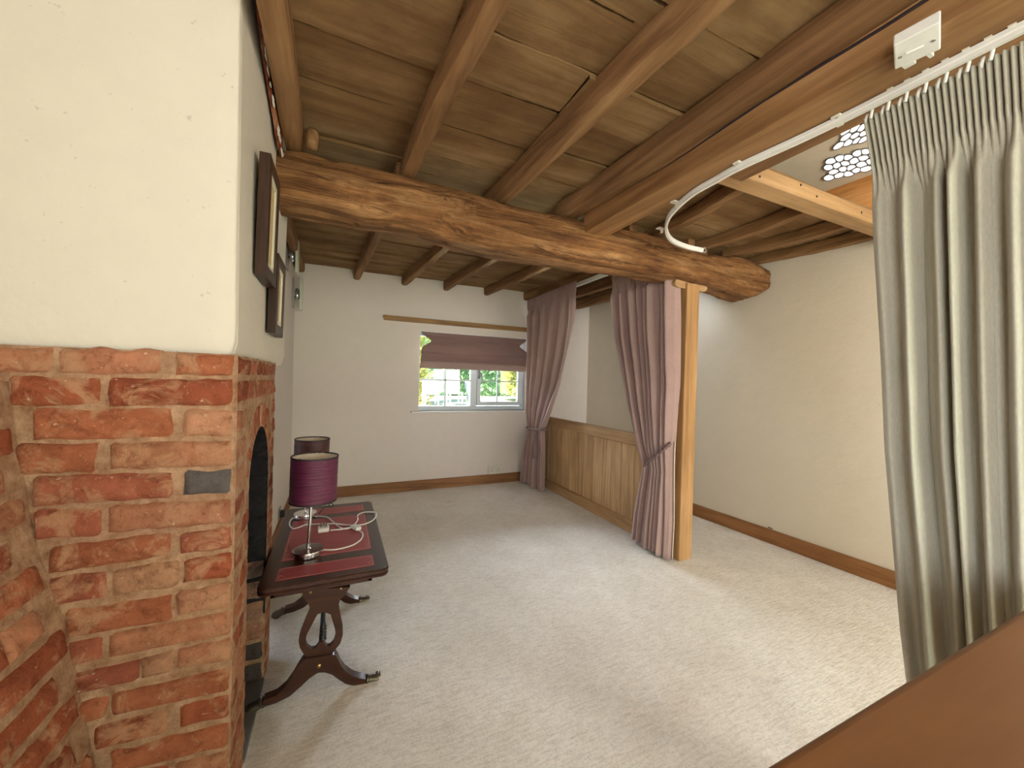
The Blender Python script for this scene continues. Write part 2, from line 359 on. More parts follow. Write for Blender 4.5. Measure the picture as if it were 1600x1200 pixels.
def leather():
    m, nt, B, N, L = newmat('red_leather')
    v = coords(N, L); a = noi(N, L, v, 20, 4)
    L.new(mix(N, L, (0.30, 0.022, 0.03), (0.42, 0.05, 0.06), a), B.inputs['Base Color'])
    B.inputs['Roughness'].default_value = 0.38; bump(N, L, noi(N, L, v, 250, 3), 0.2, 0.001, B)
    return m
M['leather'] = leather()
M['tooling'] = plain('pale_tooled_border', (0.50, 0.22, 0.20), 0.5)
def shade(name, c1, c2, sheen=0.3):
    m, nt, B, N, L = newmat(name)
    v = coords(N, L, (4, 4, 160)); a = noi(N, L, v, 1, 4, 0.6, 0.6); r = ramp(N, [(0.3, c1), (0.7, c2)]); L.new(a, r.inputs[0])
    L.new(r.outputs[0], B.inputs['Base Color']); B.inputs['Roughness'].default_value = 0.5; B.inputs['Sheen Weight'].default_value = sheen
    bump(N, L, a, 0.8, 0.004, B); return m
M['plum'] = shade('plum_fabric_shade', (0.06, 0.005, 0.026), (0.14, 0.016, 0.06), 0.05)
M['browny'] = shade('chocolate_fabric_shade', (0.035, 0.010, 0.010), (0.11, 0.032, 0.03), 0.05)
def glassm():
    m, nt, B, N, L = newmat('window_glass')
    N.remove(B); out = N['Material Output']
    t = N.new('ShaderNodeBsdfTransparent'); g = N.new('ShaderNodeBsdfGlossy'); g.inputs['Roughness'].default_value = 0.02
    fr = N.new('ShaderNodeFresnel'); fr.inputs['IOR'].default_value = 1.45
    mx = N.new('ShaderNodeMixShader'); L.new(fr.outputs[0], mx.inputs[0]); L.new(t.outputs[0], mx.inputs[1]); L.new(g.outputs[0], mx.inputs[2])
    L.new(mx.outputs[0], out.inputs['Surface']); return m
M['glass'] = glassm()
def emis(name, col, st):
    m, nt, B, N, L = newmat(name); B.inputs['Base Color'].default_value = (0.8, 0.8, 0.8, 1)
    B.inputs['Emission Color'].default_value = (*col, 1); B.inputs['Emission Strength'].default_value = st; return m
M['dapple_glow'] = emis('glowing_dapple', (1.0, 1.0, 1.0), 1.3)  # emission painted in for the sun dapple on the stairwell plaster
def foliage(name, c1, c2, c3):
    m, nt, B, N, L = newmat(name)
    v = coords(N, L); a = noi(N, L, v, 1.2, 5, 0.7); r = ramp(N, [(0.35, c1), (0.5, c2), (0.65, c3)]); L.new(a, r.inputs[0])
    L.new(r.outputs[0], B.inputs['Base Color']); B.inputs['Roughness'].default_value = 0.8; return m
M['leaf'] = foliage('hedge_leaf', (0.14, 0.27, 0.12), (0.22, 0.40, 0.19), (0.32, 0.50, 0.28))
M['leaf_y'] = foliage('golden_leaf', (0.28, 0.34, 0.08), (0.46, 0.44, 0.12), (0.62, 0.56, 0.22))
M['lawn'] = foliage('sunlit_lawn', (0.45, 0.5, 0.33), (0.55, 0.58, 0.40), (0.6, 0.6, 0.45))
M['patio'] = plain('pale_patio', (0.75, 0.72, 0.66), 0.8)

# ------------------------------------------------------------------ setting
XC, Y1, XL, YB = -0.272, 1.36, -0.44, 4.68          # chimney side plane, chimney front plane, left wall, far wall
ZJ, ZB = 2.42, 2.535                                  # underside of joists, underside of boards
def wallx(y): return 3.33 + (4.68-y)*0.048            # right wall leans out towards the viewer

b = MB(); b.box((-1.4, -2.7, -0.06), (3.9, 4.95, 0)); struct('floor', b, M['carpet'], 'pale beige ribbed carpet over the whole floor', 'floor')

# far wall with the window opening
wx0, wx1, wz0, wz1 = 0.882, 2.325, 0.955, 1.925
b = MB()
b.box((-0.8, YB, 0), (wx0, 4.95, 2.75)); b.box((wx1, YB, 0), (3.7, 4.95, 2.75))
b.box((wx0, YB, 0), (wx1, 4.95, wz0)); b.box((wx0, YB, wz1), (wx1, 4.95, 2.75))
struct('wall_back', b, M['plaster'], 'off-white far wall with the garden window', 'wall')
# left wall beyond the chimney
b = MB(); b.box((-0.75, 2.47, 0), (XL, YB, 2.75)); struct('wall_left', b, M['plaster'], 'off-white left wall beyond the chimney', 'wall')
# right wall (slightly skewed)
b = MB(); b.prism([(wallx(4.9), 4.9), (wallx(-2.7), -2.7), (3.95, -2.7), (3.95, 4.9)], lambda x, y, d: (x, y, d), 0, 2.64)
struct('wall_right', b, M['plaster_warm'], 'cream plaster wall on the right behind the post', 'wall')
# wall behind the photographer with its window openings
b = MB()
b.box((-1.4, -2.9, 0), (3.95, -2.7, 0.7)); b.box((-1.4, -2.9, 2.0), (3.95, -2.7, 3.4))
b.box((-1.4, -2.9, 0.7), (0.8, -2.7, 2.0)); b.box((1.7, -2.9, 0.7), (2.6, -2.7, 2.0)); b.box((3.4, -2.9, 0.7), (3.95, -2.7, 2.0))
struct('wall_front', b, M['plaster'], 'off-white wall behind the photographer', 'wall')
# outer left wall of the alcove nearest the viewer
b = MB(); b.box((-1.4, -2.7, 0), (-1.21, 2.4, 0.8)); b.box((-1.4, -2.7, 2.3), (-1.21, 2.4, 3.0)); b.box((-1.4, -2.7, 0.8), (-1.21, -2.6, 2.3)); b.box((-1.4, -0.9, 0.8), (-1.21, 2.4, 2.3)); struct('wall_alcove', b, M['plaster'], 'off-white outer wall of the fireside alcove', 'wall')

# ceiling boards, bay by bay
b = MB()
def board(x0, x1, y0, y1, z, k):
    nu = 28; t = 0.03
    tl = random.uniform(-0.010, 0.010)
    def fn(sy, top):
        vs = []
        for i in range(nu+1):
            x = x0+(x1-x0)*i/nu
            e = noise.noise(Vector((x*3, sy*2.1+k, 0)))*0.012+noise.noise(Vector((x*22, sy*2.1+k, 0)))*0.004
            zz = z + noise.noise(Vector((x*2, sy, k)))*0.006 + (tl if sy == y0 else -tl)
            vs.append((x, sy+e, zz+(t if top else 0)))
        return vs
    a, c, d, e = fn(y0, 0), fn(y1, 0), fn(y1, 1), fn(y0, 1); n = nu+1
    fs = []
    for i in range(nu):
        for p in range(4): q = (p+1) % 4; fs.append((p*n+i, p*n+i+1, q*n+i+1, q*n+i))
    b.add(a+c+d+e, fs)
def bay(x0, x1, ys, z, seed):
    ys = sorted(ys)
    for i in range(len(ys)-1):
        board(x0, x1, ys[i]+0.007, ys[i+1]-0.005, z+random.uniform(-0.004, 0.004), seed+i)
near1 = [onz(*p, ZB).y for p in ((565, 67), (560, 147), (560, 228))]
near2 = [onz(*p, ZB).y for p in ((957, 17), (833, 78), (790, 147), (740, 210), (700, 247), (690, 276))]
near3 = [onz(*p, ZB).y for p in ((1156, 71), (1034, 164), (922, 253))]
tail = [1.0, 0.72, 0.44, 0.17, -0.1, -0.38, -0.66, -0.92, -1.2, -1.5, -1.8, -2.1, -2.4, -2.7]
bay(-0.262, 0.33, near1+[2.42]+[t for t in tail if t < min(near1)-0.1], ZB, 3)
bay(0.33, 0.86, near2+[2.42]+[t for t in tail if t < min(near2)-0.1], ZB, 33)
bay(0.86, 1.595, near3+[1.98, 2.42]+[t-0.1 for t in tail if t-0.1 < min(near3)-0.1], ZB, 63)
struct('ceiling', b, M['oldboard_y'], 'rough brown boards between the near ceiling joists', 'ceiling')
b = MB()
for k, (x0, x1) in enumerate(((-0.44, 0.2), (0.2, 0.75), (0.75, 1.27), (1.27, 1.85), (1.85, 2.5), (2.5, 3.4))):
    ys = [2.42]; 
    while ys[-1] < 4.3: ys.append(ys[-1]+random.uniform(0.17, 0.30))
    bay(x0, x1, ys+[4.68], ZB+0.01, 100+20*k)
struct('ceiling_far', b, M['oldboard_y'], 'rough brown boards between the far ceiling joists', 'ceiling')
b = MB()
bay(1.62, 3.42, [1.335, 1.52, 1.76, 1.99, 2.2, 2.42], 2.505, 300)
struct('ceiling_right', b, M['oldboard_y'], 'rough brown boards over the short joists by the stair well', 'ceiling')
b = MB()
b.box((-0.8, 2.47, ZB+0.05), (3.8, 4.95, ZB+0.12)); struct('ceiling_deck', b, M['slate'], 'floor deck above the far ceiling boards', 'ceiling'); b = MB(); b.box((-0.26, -2.65, ZB+0.05), (1.625, 2.47, ZB+0.12))
struct('ceiling_deck', b, M['slate'], 'floor deck above the ceiling boards', 'ceiling')
b = MB(); b.box((-1.4, -2.9, 3.0), (-0.2, 2.6, 3.1)); struct('ceiling_alcove', b, M['plaster'], 'white ceiling over the fireside alcove', 'ceiling')
b = MB(); b.box((-0.255, -2.65, ZB+0.125), (-0.2, 2.4, 3.0)); struct('trim_1', b, M['plaster'], 'plastered edge above the alcove', 'wall')

# skirting
b = MB(); b.box((-0.43, YB-0.022, 0), (2.42, YB, 0.118)); struct('baseboard_back', b, M['skirt_x'], 'oak skirting board along the far wall', 'skirting', bevel=0.004)
b = MB(); b.prism([(wallx(4.68)-0.022, 4.68), (wallx(4.68)+0.01, 4.68), (wallx(-1)+0.01, -1), (wallx(-1)-0.022, -1)], lambda x, y, d: (x, y, d), 0, 0.118)
struct('baseboard_right', b, M['skirt_y'], 'oak skirting board along the right wall', 'skirting', bevel=0.004)
b = MB(); b.box((XL, 2.5, 0), (XL+0.02, YB-0.03, 0.10)); struct('baseboard_left', b, M['skirt_y'], 'oak skirting board along the left wall', 'skirting', bevel=0.004)

# ------------------------------------------------------------------ chimney breast
def wob(p, s, a): return noise.noise(Vector(p)*s)*a
ch = thing('chimney_breast', (XC-0.3, Y1+0.35, 0), 'white plastered chimney breast on a worn red brick base with an arched opening', 'chimney')
zt_front = lambda x: 1.405 + (x+0.27)*(-0.012)
# plaster above the brick: front face, side face, bullnosed corner
def cornx(z): return XC + 0.004 - 0.012*math.sin((z-1.4)/1.2*PI*0.5+0.6)
YE = 2.46
b = MB()
prof = []
def pl(u, z):
    # u 0..1 : front from x=-1.2 to corner, then side to YE
    if u < 0.5:
        t = u/0.5; return Vector((-1.2+(cornx(z)-0.012+1.2)*t, Y1+0.012, z))
    t = (u-0.5)/0.5; return Vector((cornx(z)+0.0, Y1+0.024+(YE-Y1-0.024)*t, z))
us = [i/40*0.5 for i in range(41)] + [0.5+i/30*0.5 for i in range(1, 31)]
rows = []
nz = 30
for j in range(nz+1):
    row = []
    for k, u in enumerate(us):
        base = 1.392 + wob((u*9, 3, 0), 1.5, 0.010) + (0.006 if u > 0.5 else 0)
        z = base + (2.95-base)*j/nz
        p = pl(u, z)
        if k == 41: p = Vector((cornx(z)-0.003, Y1+0.015, z))
        d = wob(p, 2.2, 0.008)
        if j == 0: d -= 0.012
        if u < 0.5: p.y -= d
        else: p.x += d
        row.append(p)
    rows.append(row)
n = len(us)
b.add([p for r in rows for p in r], [(j*n+i, j*n+i+1, (j+1)*n+i+1, (j+1)*n+i) for j in range(nz) for i in range(n-1)])
b.box((-1.2, Y1+0.03, 1.40), (XC-0.02, YE, 2.95))
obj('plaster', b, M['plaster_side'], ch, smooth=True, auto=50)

def brick(mb, Fm, q, proud=0.012, tint=(1, 1, 1), nx=10, ny=4, seed=0):
    # q: bl, br, tr, tl in (u, v); Fm maps (u, v, h) into the room
    def P(s, t):
        a = [q[0][i]*(1-s)+q[1][i]*s for i in (0, 1)]; c = [q[3][i]*(1-s)+q[2][i]*s for i in (0, 1)]
        u, v = a[0]*(1-t)+c[0]*t, a[1]*(1-t)+c[1]*t
        ex = min(s, 1-s)*abs(q[1][0]-q[0][0]); ey = min(t, 1-t)*abs(q[3][1]-q[0][1]); e = min(ex, ey)
        w = 1-min(1, e/0.012)
        u += noise.noise(Vector((u*22, v*22, seed)))*0.009*w; v += noise.noise(Vector((u*22+50, v*22, seed)))*0.008*w
        e2 = min(1, e/0.007)
        h = proud*(1-(1-e2)**2) + noise.noise(Vector((u*16, v*16, seed+9)))*0.004*e2 + noise.noise(Vector((u*60, v*60, seed)))*0.0016*e2 - 0.004*(1-e2)
        return Fm(u, v, h)
    mb.grid(P, nx, ny, 0, tint)
def mortarface(mb, Fm, quads, seed=0):
    for (u0, u1, v0, v1) in quads:
        nu = max(2, int((u1-u0)/0.02)); nv = max(2, int((v1-v0)/0.02))
        mb.grid(lambda s, t: (lambda u, v: Fm(u, v, noise.noise(Vector((u*14, v*14, seed)))*0.004+noise.noise(Vector((u*45, v*45, seed)))*0.0018))(u0+(u1-u0)*s, v0+(v1-v0)*t), nu, nv, 1)
reds = [(0.30, 0.088, 0.040), (0.26, 0.072, 0.034), (0.34, 0.118, 0.056), (0.29, 0.095, 0.052), (0.25, 0.075, 0.042)]
pale = [(0.41, 0.20, 0.115), (0.39, 0.175, 0.095), (0.37, 0.16, 0.09)]
RD, PL_ = 'r', 'p'
def tcol(k):
    c = random.choice(reds if k == 'r' else pale) if k in 'rp' else (0.115, 0.105, 0.10) if k == 'g' else (0.40, 0.215, 0.125)
    j = random.uniform(0.88, 1.12); return tuple(x*j for x in c)
# front bricks as surveyed: x left, x right, top-left y, bottom-left y, top-right y, bottom-right y, colour
A = lambda x0, x1, a, c, d, e, k: (x0/3.636, x1/3.636, 500+a/3.636, 500+c/3.636, 500+d/3.636, 500+e/3.636, k)
Bq = lambda x0, x1, a, c, d, e, k: (x0/3.243, x1/3.243, 830+a/3.243, 830+c/3.243, 830+d/3.243, 830+e/3.243, k)
survey = [A(-420, 310, 150, 298, 160, 300, 'p'), A(342, 915, 165, 305, 178, 305, 'p'), A(1000, 1325, 188, 312, 205, 318, 'r'),
 A(-200, 12, 320, 480, 320, 485, 'p'), A(50, 580, 318, 490, 330, 478, 'r'), A(615, 1325, 330, 488, 338, 482, 'r'),
 A(185, 982, 512, 684, 505, 662, 'r'), A(1045, 1322, 512, 660, 515, 655, 'p'),
 A(85, 556, 705, 880, 703, 862, 'r'), A(628, 1318, 698, 845, 686, 826, 'p'),
 A(190, 985, 892, 1058, 866, 1002, 'r'), A(1040, 1316, 860, 990, 850, 982, 'g'),
 A(190, 590, 1080, 1245, 1068, 1222, 'r'), A(615, 1314, 1052, 1205, 1018, 1150, 'p'),
 Bq(245, 872, 82, 218, 8, 112, 'r'), Bq(912, 1176, 10, 108, -25, 82, 'r'),
 Bq(238, 545, 240, 378, 200, 335, 'r'), Bq(572, 905, 190, 322, 150, 275, 'm'), Bq(932, 1174, 148, 250, 108, 232, 'r'),
 Bq(325, 878, 405, 545, 318, 445, 'r'), Bq(896, 1172, 308, 415, 258, 378, 'p'),
 Bq(348, 530, 568, 685, 528, 640, 'r'), Bq(556, 1170, 520, 632, 402, 520, 'p'),
 Bq(345, 702, 722, 832, 652, 748, 'r'), Bq(722, 880, 640, 740, 612, 700, 'm'), Bq(896, 1168, 592, 690, 535, 655, 'p'),
 Bq(400, 545, 868, 965, 838, 935, 'r'), Bq(570, 1166, 826, 926, 688, 802, 'r'),
 Bq(480, 850, 992, 1098, 902, 1010, 'r'), Bq(912, 1162, 882, 992, 822, 932, 'r'),
 Bq(560, 1160, 1115, 1225, 968, 1080, 'r'), Bq(470, 860, 1262, 1370, 1180, 1290, 'r'), Bq(895, 1158, 1170, 1270, 1108, 1210, 'p')]
Ffront = lambda u, v, h: Vector((u, Y1-h, v))
b = MB()
def splayx(z):
    T = [(-0.2, -0.50), (0.0, -0.535), (0.296, -0.563), (0.475, -0.589), (0.72, -0.628), (0.893, -0.677), (1.152, -0.713), (1.309, -0.731), (1.45, -0.75), (2.0, -0.80)]
    for (z0, x0), (z1, x1) in zip(T, T[1:]):
        if z <= z1: return x0+(x1-x0)*(z-z0)/(z1-z0)
    return x1
# below the splay line the front bricks stop against the sloping buttress
nu, nv = 36, 70
b.grid(lambda s, t: (lambda v: (lambda u: Ffront(u, v, (noise.noise(Vector((u*14, v*14, 1)))*0.004+noise.noise(Vector((u*45, v*45, 1)))*0.002)*min(1, (1-s)*12)+0.001))((splayx(v)-0.06)+(XC+0.003-(splayx(v)-0.06))*s))(1.405*t), nu, nv, 1)
b.grid(lambda s, t: Ffront(-1.2+0.5*s, 1.20+0.205*t, noise.noise(Vector((s*9, t*4, 1)))*0.004), 24, 10, 1)
lowz = []
for i, (x0, x1, tl, bl, tr, br, k) in enumerate(survey):
    q = [ony(x0, bl, Y1), ony(x1, br, Y1), ony(x1, tr, Y1), ony(x0, tl, Y1)]
    q = [(p.x, p.z) for p in q]; q = [(q[0][0]-0.003, q[0][1]-0.004), (q[1][0]+0.002, q[1][1]-0.004), (q[2][0]+0.002, q[2][1]+0.004), (q[3][0]-0.003, q[3][1]+0.004)]
    if min(p[1] for p in q) < 0.005: q = [(p[0], max(0.004, p[1])) for p in q]
    brick(b, Ffront, q, random.uniform(0.009, 0.015), tcol(k), max(8, int((q[1][0]-q[0][0])/0.012)), 7, i)
# rows out of sight down to the floor
z = 0.115
while z > 0.02:
    x = -0.55
    while x < XC-0.02:
        w = random.choice((0.11, 0.2)); brick(b, Ffront, [(x, max(0.003, z-0.07)), (min(XC-0.01, x+w), max(0.003, z-0.07)), (min(XC-0.01, x+w), z), (x, z)], 0.012, tcol('r'), 8, 4, z*100); x += w+0.012
    z -= 0.085
# chamfered corner bricks and the side face
Fside = lambda u, v, h: Vector((XC+h, u, v))
ycorn = [(555, 587), (593, 632), (640, 680), (688, 727), (735, 769), (778, 815), (824, 856), (862, 902), (911, 948), (953, 990), (995, 1033), (1043, 1077), (1084, 1118), (1130, 1163), (1172, 1204)]
rowz = [(ony(362, c, Y1).z, ony(362, a, Y1).z) for a, c in ycorn]
zz = rowz[-1][0]
while zz > 0.02: rowz.append((max(0.004, zz-0.085), zz-0.012)); zz -= 0.088
AC, AW, AZ, AR = 1.765, 0.200, 0.93, 0.215   # arched opening: centre, half width, springing, rise
def archtop(y):
    t = (y-AC)/AW
    return AZ + AR*math.sqrt(max(0, 1-t*t))
YS = 2.105
quads = [(Y1-0.003, AC-AW, 0, 1.40), (AC+AW, YS, 0, 1.40)]
mortarface(b, Fside, quads, 5)
na = 40
ysamp = [AC-AW*math.cos(PI*i/na) for i in range(na+1)]
vs = []
for y in ysamp:
    for t in range(9): vs.append(Fside(y, archtop(y)+(1.40-archtop(y))*t/8, noise.noise(Vector((y*14, t, 5)))*0.003))
b.add(vs, [(i*9+t, (i+1)*9+t, (i+1)*9+t+1, i*9+t+1) for i in range(na) for t in range(8)], 1)
# reveal of the arch
vs = []
out = [(AC-AW, 0.0), (AC-AW, 0.3), (AC-AW, 0.6)] + [(y, archtop(y)) for y in ysamp] + [(AC+AW, 0.6), (AC+AW, 0.3), (AC+AW, 0.0)]
for (y, z_) in out:
    for t in range(4): vs.append((XC-0.11*t/3, y, z_))
for i in range(len(out)-1):
    b.add([vs[i*4+t] for t in range(4)]+[vs[(i+1)*4+t] for t in range(4)], [(t, 4+t, 5+t, t+1) for t in range(3)], 2 if max(out[i][1], out[i+1][1]) > 0.5 else 1)
# end of the brick face beyond the arch and its weathered top ledge
mortarface(b, lambda u, v, h: Vector((u, YS+h, v)), [(XL-0.01, XC, 0, 1.40)], 8)
b.box((XL, Y1+0.05, 1.385), (XC+0.004, YS, 1.402), 1)
sd_ = 0
for r, (z0, z1) in enumerate(rowz):
    for (y0, y1) in ((Y1+0.004, AC-AW-0.002), (AC+AW+0.004, YS-0.002)):
        if z1 > AZ+0.02:
            if y0 > AC: y0 = 2.03
            else: y1 = min(y1, 1.50)
        if r <= 1: continue
        L_ = y1-y0; cuts = [y0, y1] if L_ < 0.14 else [y0, y0+L_*(0.62 if r % 2 else 0.42), y1]
        for a, c in zip(cuts, cuts[1:]):
            sd_ += 1; brick(b, Fside, [(a+0.003, z0), (c-0.003, z0), (c-0.003, z1), (a+0.003, z1)], random.uniform(0.002, 0.005), tcol('p' if random.random() < 0.35 else 'r'), 8, 6, sd_)
for r in (0, 1):
    z0, z1 = rowz[r]; y = Y1+0.004; k = 0
    while y < YS-0.03:
        w = (0.20, 0.105, 0.16, 0.13)[(k+r*2) % 4]; y2 = min(YS-0.004, y+w); sd_ += 1
        brick(b, Fside, [(y+0.003, z0), (y2-0.003, z0), (y2-0.003, z1), (y+0.003, z1)], 0.005, tcol('r'), 10, 6, sd_); y = y2; k += 1
nvs = 13
for i in range(nvs):
    a0 = PI - PI*(i+0.06)/nvs; a1 = PI - PI*(i+0.94)/nvs
    pt = lambda a, k: (AC+(AW+k)*math.cos(a), AZ+(AR+k*0.85)*math.sin(a))
    sd_ += 1; ko = 0.115 if 2 < i < 10 else 0.07
    brick(b, Fside, [pt(a0, 0.004), pt(a1, 0.004), pt(a1, ko), pt(a0, ko)], 0.004, tcol('p' if i % 3 == 0 else 'r'), 5, 10, sd_)
# buttress: a wall running back to the viewer that leans outwards at its foot
Fspl = lambda u, v, h: Vector((splayx(v)+h, u, v))
mortarface(b, Fspl, [(-0.6, Y1+0.02, 0, 1.315)], 12)
b.grid(lambda s, t: Vector((-1.2+(splayx(1.31)+1.2)*s, -0.6+(Y1+0.6)*t, 1.312)), 4, 10, 1)
z = 1.30; r = 0
while z > 0.02:
    h = 0.083 if z > 0.2 else 0.075; z0 = max(0.003, z-h); y = Y1-0.01-(0.0 if r % 2 else 0.06)
    while y > -0.55:
        w = random.choice((0.24, 0.26, 0.115)) ; y0 = y-w; sd_ += 1
        brick(b, Fspl, [(y0+0.007, z0+0.006), (y-0.007, z0+0.006), (y-0.007, z-0.006), (y0+0.007, z-0.006)], random.uniform(0.006, 0.013), tcol('p' if random.random() < 0.3 else 'r'), 14, 6, sd_)
        y = y0
    z -= h+0.002; r += 1
obj('brickwork', b, [M['brick'], M['mortar'], M['soot']], ch, smooth=True, auto=70, normals=False)

# firebox behind the arch: sooty bricks
b = MB()
fy0, fy1, fx = 1.50, 1.975, -0.78
Fj = lambda u, v, h: Vector((u, fy1-h, v))
mortarface(b, Fj, [(fx, XC-0.10, 0, 1.25)], 20)
for q in ([(fx, fy0, 0), (fx, fy1, 0), (fx, fy1, 1.25), (fx, fy0, 1.25)], [(fx, fy0, 0), (XC-0.1, fy0, 0), (XC-0.1, fy0, 1.25), (fx, fy0, 1.25)], [(fx, fy0, 1.25), (XC-0.1, fy0, 1.25), (XC-0.1, fy1, 1.25), (fx, fy1, 1.25)], [(fx, fy0, 0.012), (XC-0.1, fy0, 0.012), (XC-0.1, fy1, 0.012), (fx, fy1, 0.012)]):
    b.add(q, [(0, 1, 2, 3)], 1)
z = 0.01; r = 0
while z < 1.2:
    z1 = z+0.078; x = XC-0.11
    first = True
    while x > fx:
        w = 0.11 if (first and r % 2) else 0.21; x0 = x-w
        sooty = z > 0.50 - 0.05*(r % 2)
        t = (0.018, 0.017, 0.02) if sooty else random.choice(((0.26, 0.14, 0.11), (0.18, 0.13, 0.12), (0.33, 0.15, 0.10)))
        if z < 0.18: t = (0.07, 0.06, 0.06)
        sd_ += 1; brick(b, Fj, [(x0+0.004, z), (x-0.004, z), (x-0.004, z1), (x0+0.004, z1)], 0.010, t, 8, 5, sd_)
        x = x0; first = False
    z = z1+0.011; r += 1
obj('firebox', b, [M['brick'], M['soot']], ch, smooth=True, auto=60, normals=False)
# bricks of the far jamb, flush with the reveal
b = MB(); z = 0.01; r = 0
Fjr = lambda u, v, h: Vector((u, AC+AW-h, v))
while z < AZ:
    sooty = z > 0.52
    t = (0.02, 0.018, 0.02) if sooty else ((0.26, 0.15, 0.12), (0.20, 0.14, 0.13), (0.36, 0.17, 0.11), (0.30, 0.17, 0.13))[r % 4]
    if z < 0.18: t = (0.08, 0.065, 0.06)
    brick(b, Fjr, [(XC-0.115, z), (XC-0.004, z), (XC-0.004, z+0.08), (XC-0.115, z+0.08)], 0.009, t, 8, 6, r+400)
    z += 0.09; r += 1
Fjn = lambda u, v, h: Vector((u, AC-AW+h, v))
obj('jamb', b, [M['brick']], ch, smooth=True, auto=60, normals=False)
b = MB(); b.box((XC-0.45, AC-AW+0.002, 0.0), (XC+0.004, AC+AW-0.002, 0.014)); obj('hearth_slab', b, M['slate'], ch, bevel=0.004)

# ragged strip of bare brick between the chimney plaster and the first joist
b = MB()
def rag(X, pts, top, mb, seed):
    nU = 60
    vs = []
    for i in range(nU+1):
        s = i/nU; k = s*(len(pts)-1); j = min(int(k), len(pts)-2); f = k-j
        y = pts[j][0]*(1-f)+pts[j+1][0]*f; z = pts[j][1]*(1-f)+pts[j+1][1]*f
        z += noise.noise(Vector((y*18, seed, 0)))*0.014
        vs += [(X, y, z), (X+0.006, y, z+0.004), (X+0.012+noise.noise(Vector((y*30, 5, seed)))*0.008, y, z+0.03), (X+0.014, y, top)]
    mb.add(vs, [(i*4+t, (i+1)*4+t, (i+1)*4+t+1, i*4+t+1) for i in range(nU) for t in range(3)], 0, (0.26, 0.07, 0.03))
pA = [onx(*p, XC+0.004) for p in ((394, -30), (402, 40), (412, 110), (421, 160), (430, 215), (436, 245))]
rag(XC+0.006, [(p.y, p.z) for p in pA], 2.75, b, 1)
o = obj('bare_brick_strip', b, M['brick'], ch, smooth=True, normals=False)
b = MB()
for i in range(26):
    s = random.random(); k = s*(len(pA)-1); j = min(int(k), len(pA)-2); f = k-j
    p = pA[j].lerp(pA[j+1], f); c = Vector((XC+0.018, p.y, p.z+random.uniform(-0.004, 0.035)))
    l = random.uniform(0.012, 0.035)
    prf = [(0.0005, -l), (random.uniform(0.006, 0.010), -l*0.4), (random.uniform(0.005, 0.009), l*0.3), (0.0005, l)]
    mb = MB(); mb.lathe(prf, (0, 0, 0), 8)
    for v in mb.v: v.x *= 0.5; q = Matrix.Rotation(random.uniform(0.2, 0.5)+1.2, 3, 'X') @ v; v.x, v.y, v.z = q
    b.add([v+c for v in mb.v], mb.f)
obj('plaster_drips', b, M['plaster'], ch, smooth=True)['kind'] = 'stuff'
b = MB(); pB = [onx(*p, XL+0.003) for p in ((447, 312), (455, 345), (461, 378), (464, 395))]
rag(XL+0.004, [(p.y, min(p.z, 2.54)) for p in pB], 2.56, b, 7)
tag(obj('bare_brick_patch', b, M['brick'], None, smooth=True, normals=False), 'ragged strip of bare red brick at the top of the left wall', 'brickwork', kind='structure')

# ------------------------------------------------------------------ timbers
def hewn(name, pts, w, h, mat, axis='y', amp=0.006, fs=3.0, label=None, cat='ceiling joist', group=None, seg=None, n=20, p=5.0, parent=None, taper=None, kind=None):
    # pts: centre line of the UNDERSIDE; the section is w wide and h tall above it
    pts = [Vector(q) for q in pts]; L_ = sum((pts[i+1]-pts[i]).length for i in range(len(pts)-1)); seg = seg or max(8, int(L_/0.035))
    mb = MB(); vs = []
    for i in range(seg+1):
        s = i/seg*(len(pts)-1); j = min(int(s), len(pts)-2); f = s-j
        P0 = pts[max(j-1, 0)]; P1 = pts[j]; P2 = pts[j+1]; P3 = pts[min(j+2, len(pts)-1)]
        c = 0.5*((2*P1)+(P2-P0)*f+(2*P0-5*P1+4*P2-P3)*f*f+(3*P1-P0-3*P2+P3)*f**3)
        for k in range(n):
            a = 2*PI*(k+0.5)/n; ca, sa = math.cos(a), math.sin(a)
            rr = (abs(ca)**p+abs(sa)**p)**(-1/p)
            du, dv = rr*ca*w/2, rr*sa*h/2
            q = Vector((c.x+du, c.y, c.z+h/2+dv)) if axis == 'y' else Vector((c.x, c.y+du, c.z+h/2+dv))
            nn = noise.noise_vector(q*fs)*amp + noise.noise_vector(q*fs*4)*amp*0.35
            if axis == 'y': nn.y *= 0.2
            else: nn.x *= 0.2
            vs.append(q+nn)
    fs_ = [(i*n+k, i*n+(k+1)%n, (i+1)*n+(k+1)%n, (i+1)*n+k) for i in range(seg) for k in range(n)]
    fs_ += [tuple(range(n))[::-1], tuple(seg*n+k for k in range(n))]
    mb.add(vs, fs_)
    o = obj(name, mb, mat, parent, smooth=True, auto=35)
    if label: tag(o, label, cat, group, kind)
    return o
jh = 0.125
nj = 'old joists over the near half of the room'
hewn('ceiling_joist', [(-0.205, -2.6, ZJ), (-0.20, 0.5, ZJ), (-0.20, 1.3, ZJ-0.005), (-0.212, 2.2, ZJ-0.01)], 0.085, jh, M['oldjoist'], label='old brown joist running against the chimney breast, near side of the big beam', group=nj)
hewn('ceiling_joist', [(0.43, -2.6, ZJ), (0.40, 0.2, ZJ), (0.385, 1.05, ZJ), (0.345, 1.5, ZJ-0.012), (0.318, 2.2, ZJ-0.01)], 0.072, jh+0.01, M['oldjoist'], amp=0.010, label='bowed old joist second from the chimney, near side of the big beam', group=nj)
hewn('ceiling_joist', [(1.03, -2.6, ZJ), (0.965, 0.4, ZJ), (0.93, 1.1, ZJ), (0.865, 2.2, ZJ-0.01)], 0.082, jh, M['oldjoist'], label='old joist in the middle of the near ceiling, third from the chimney', group=nj)
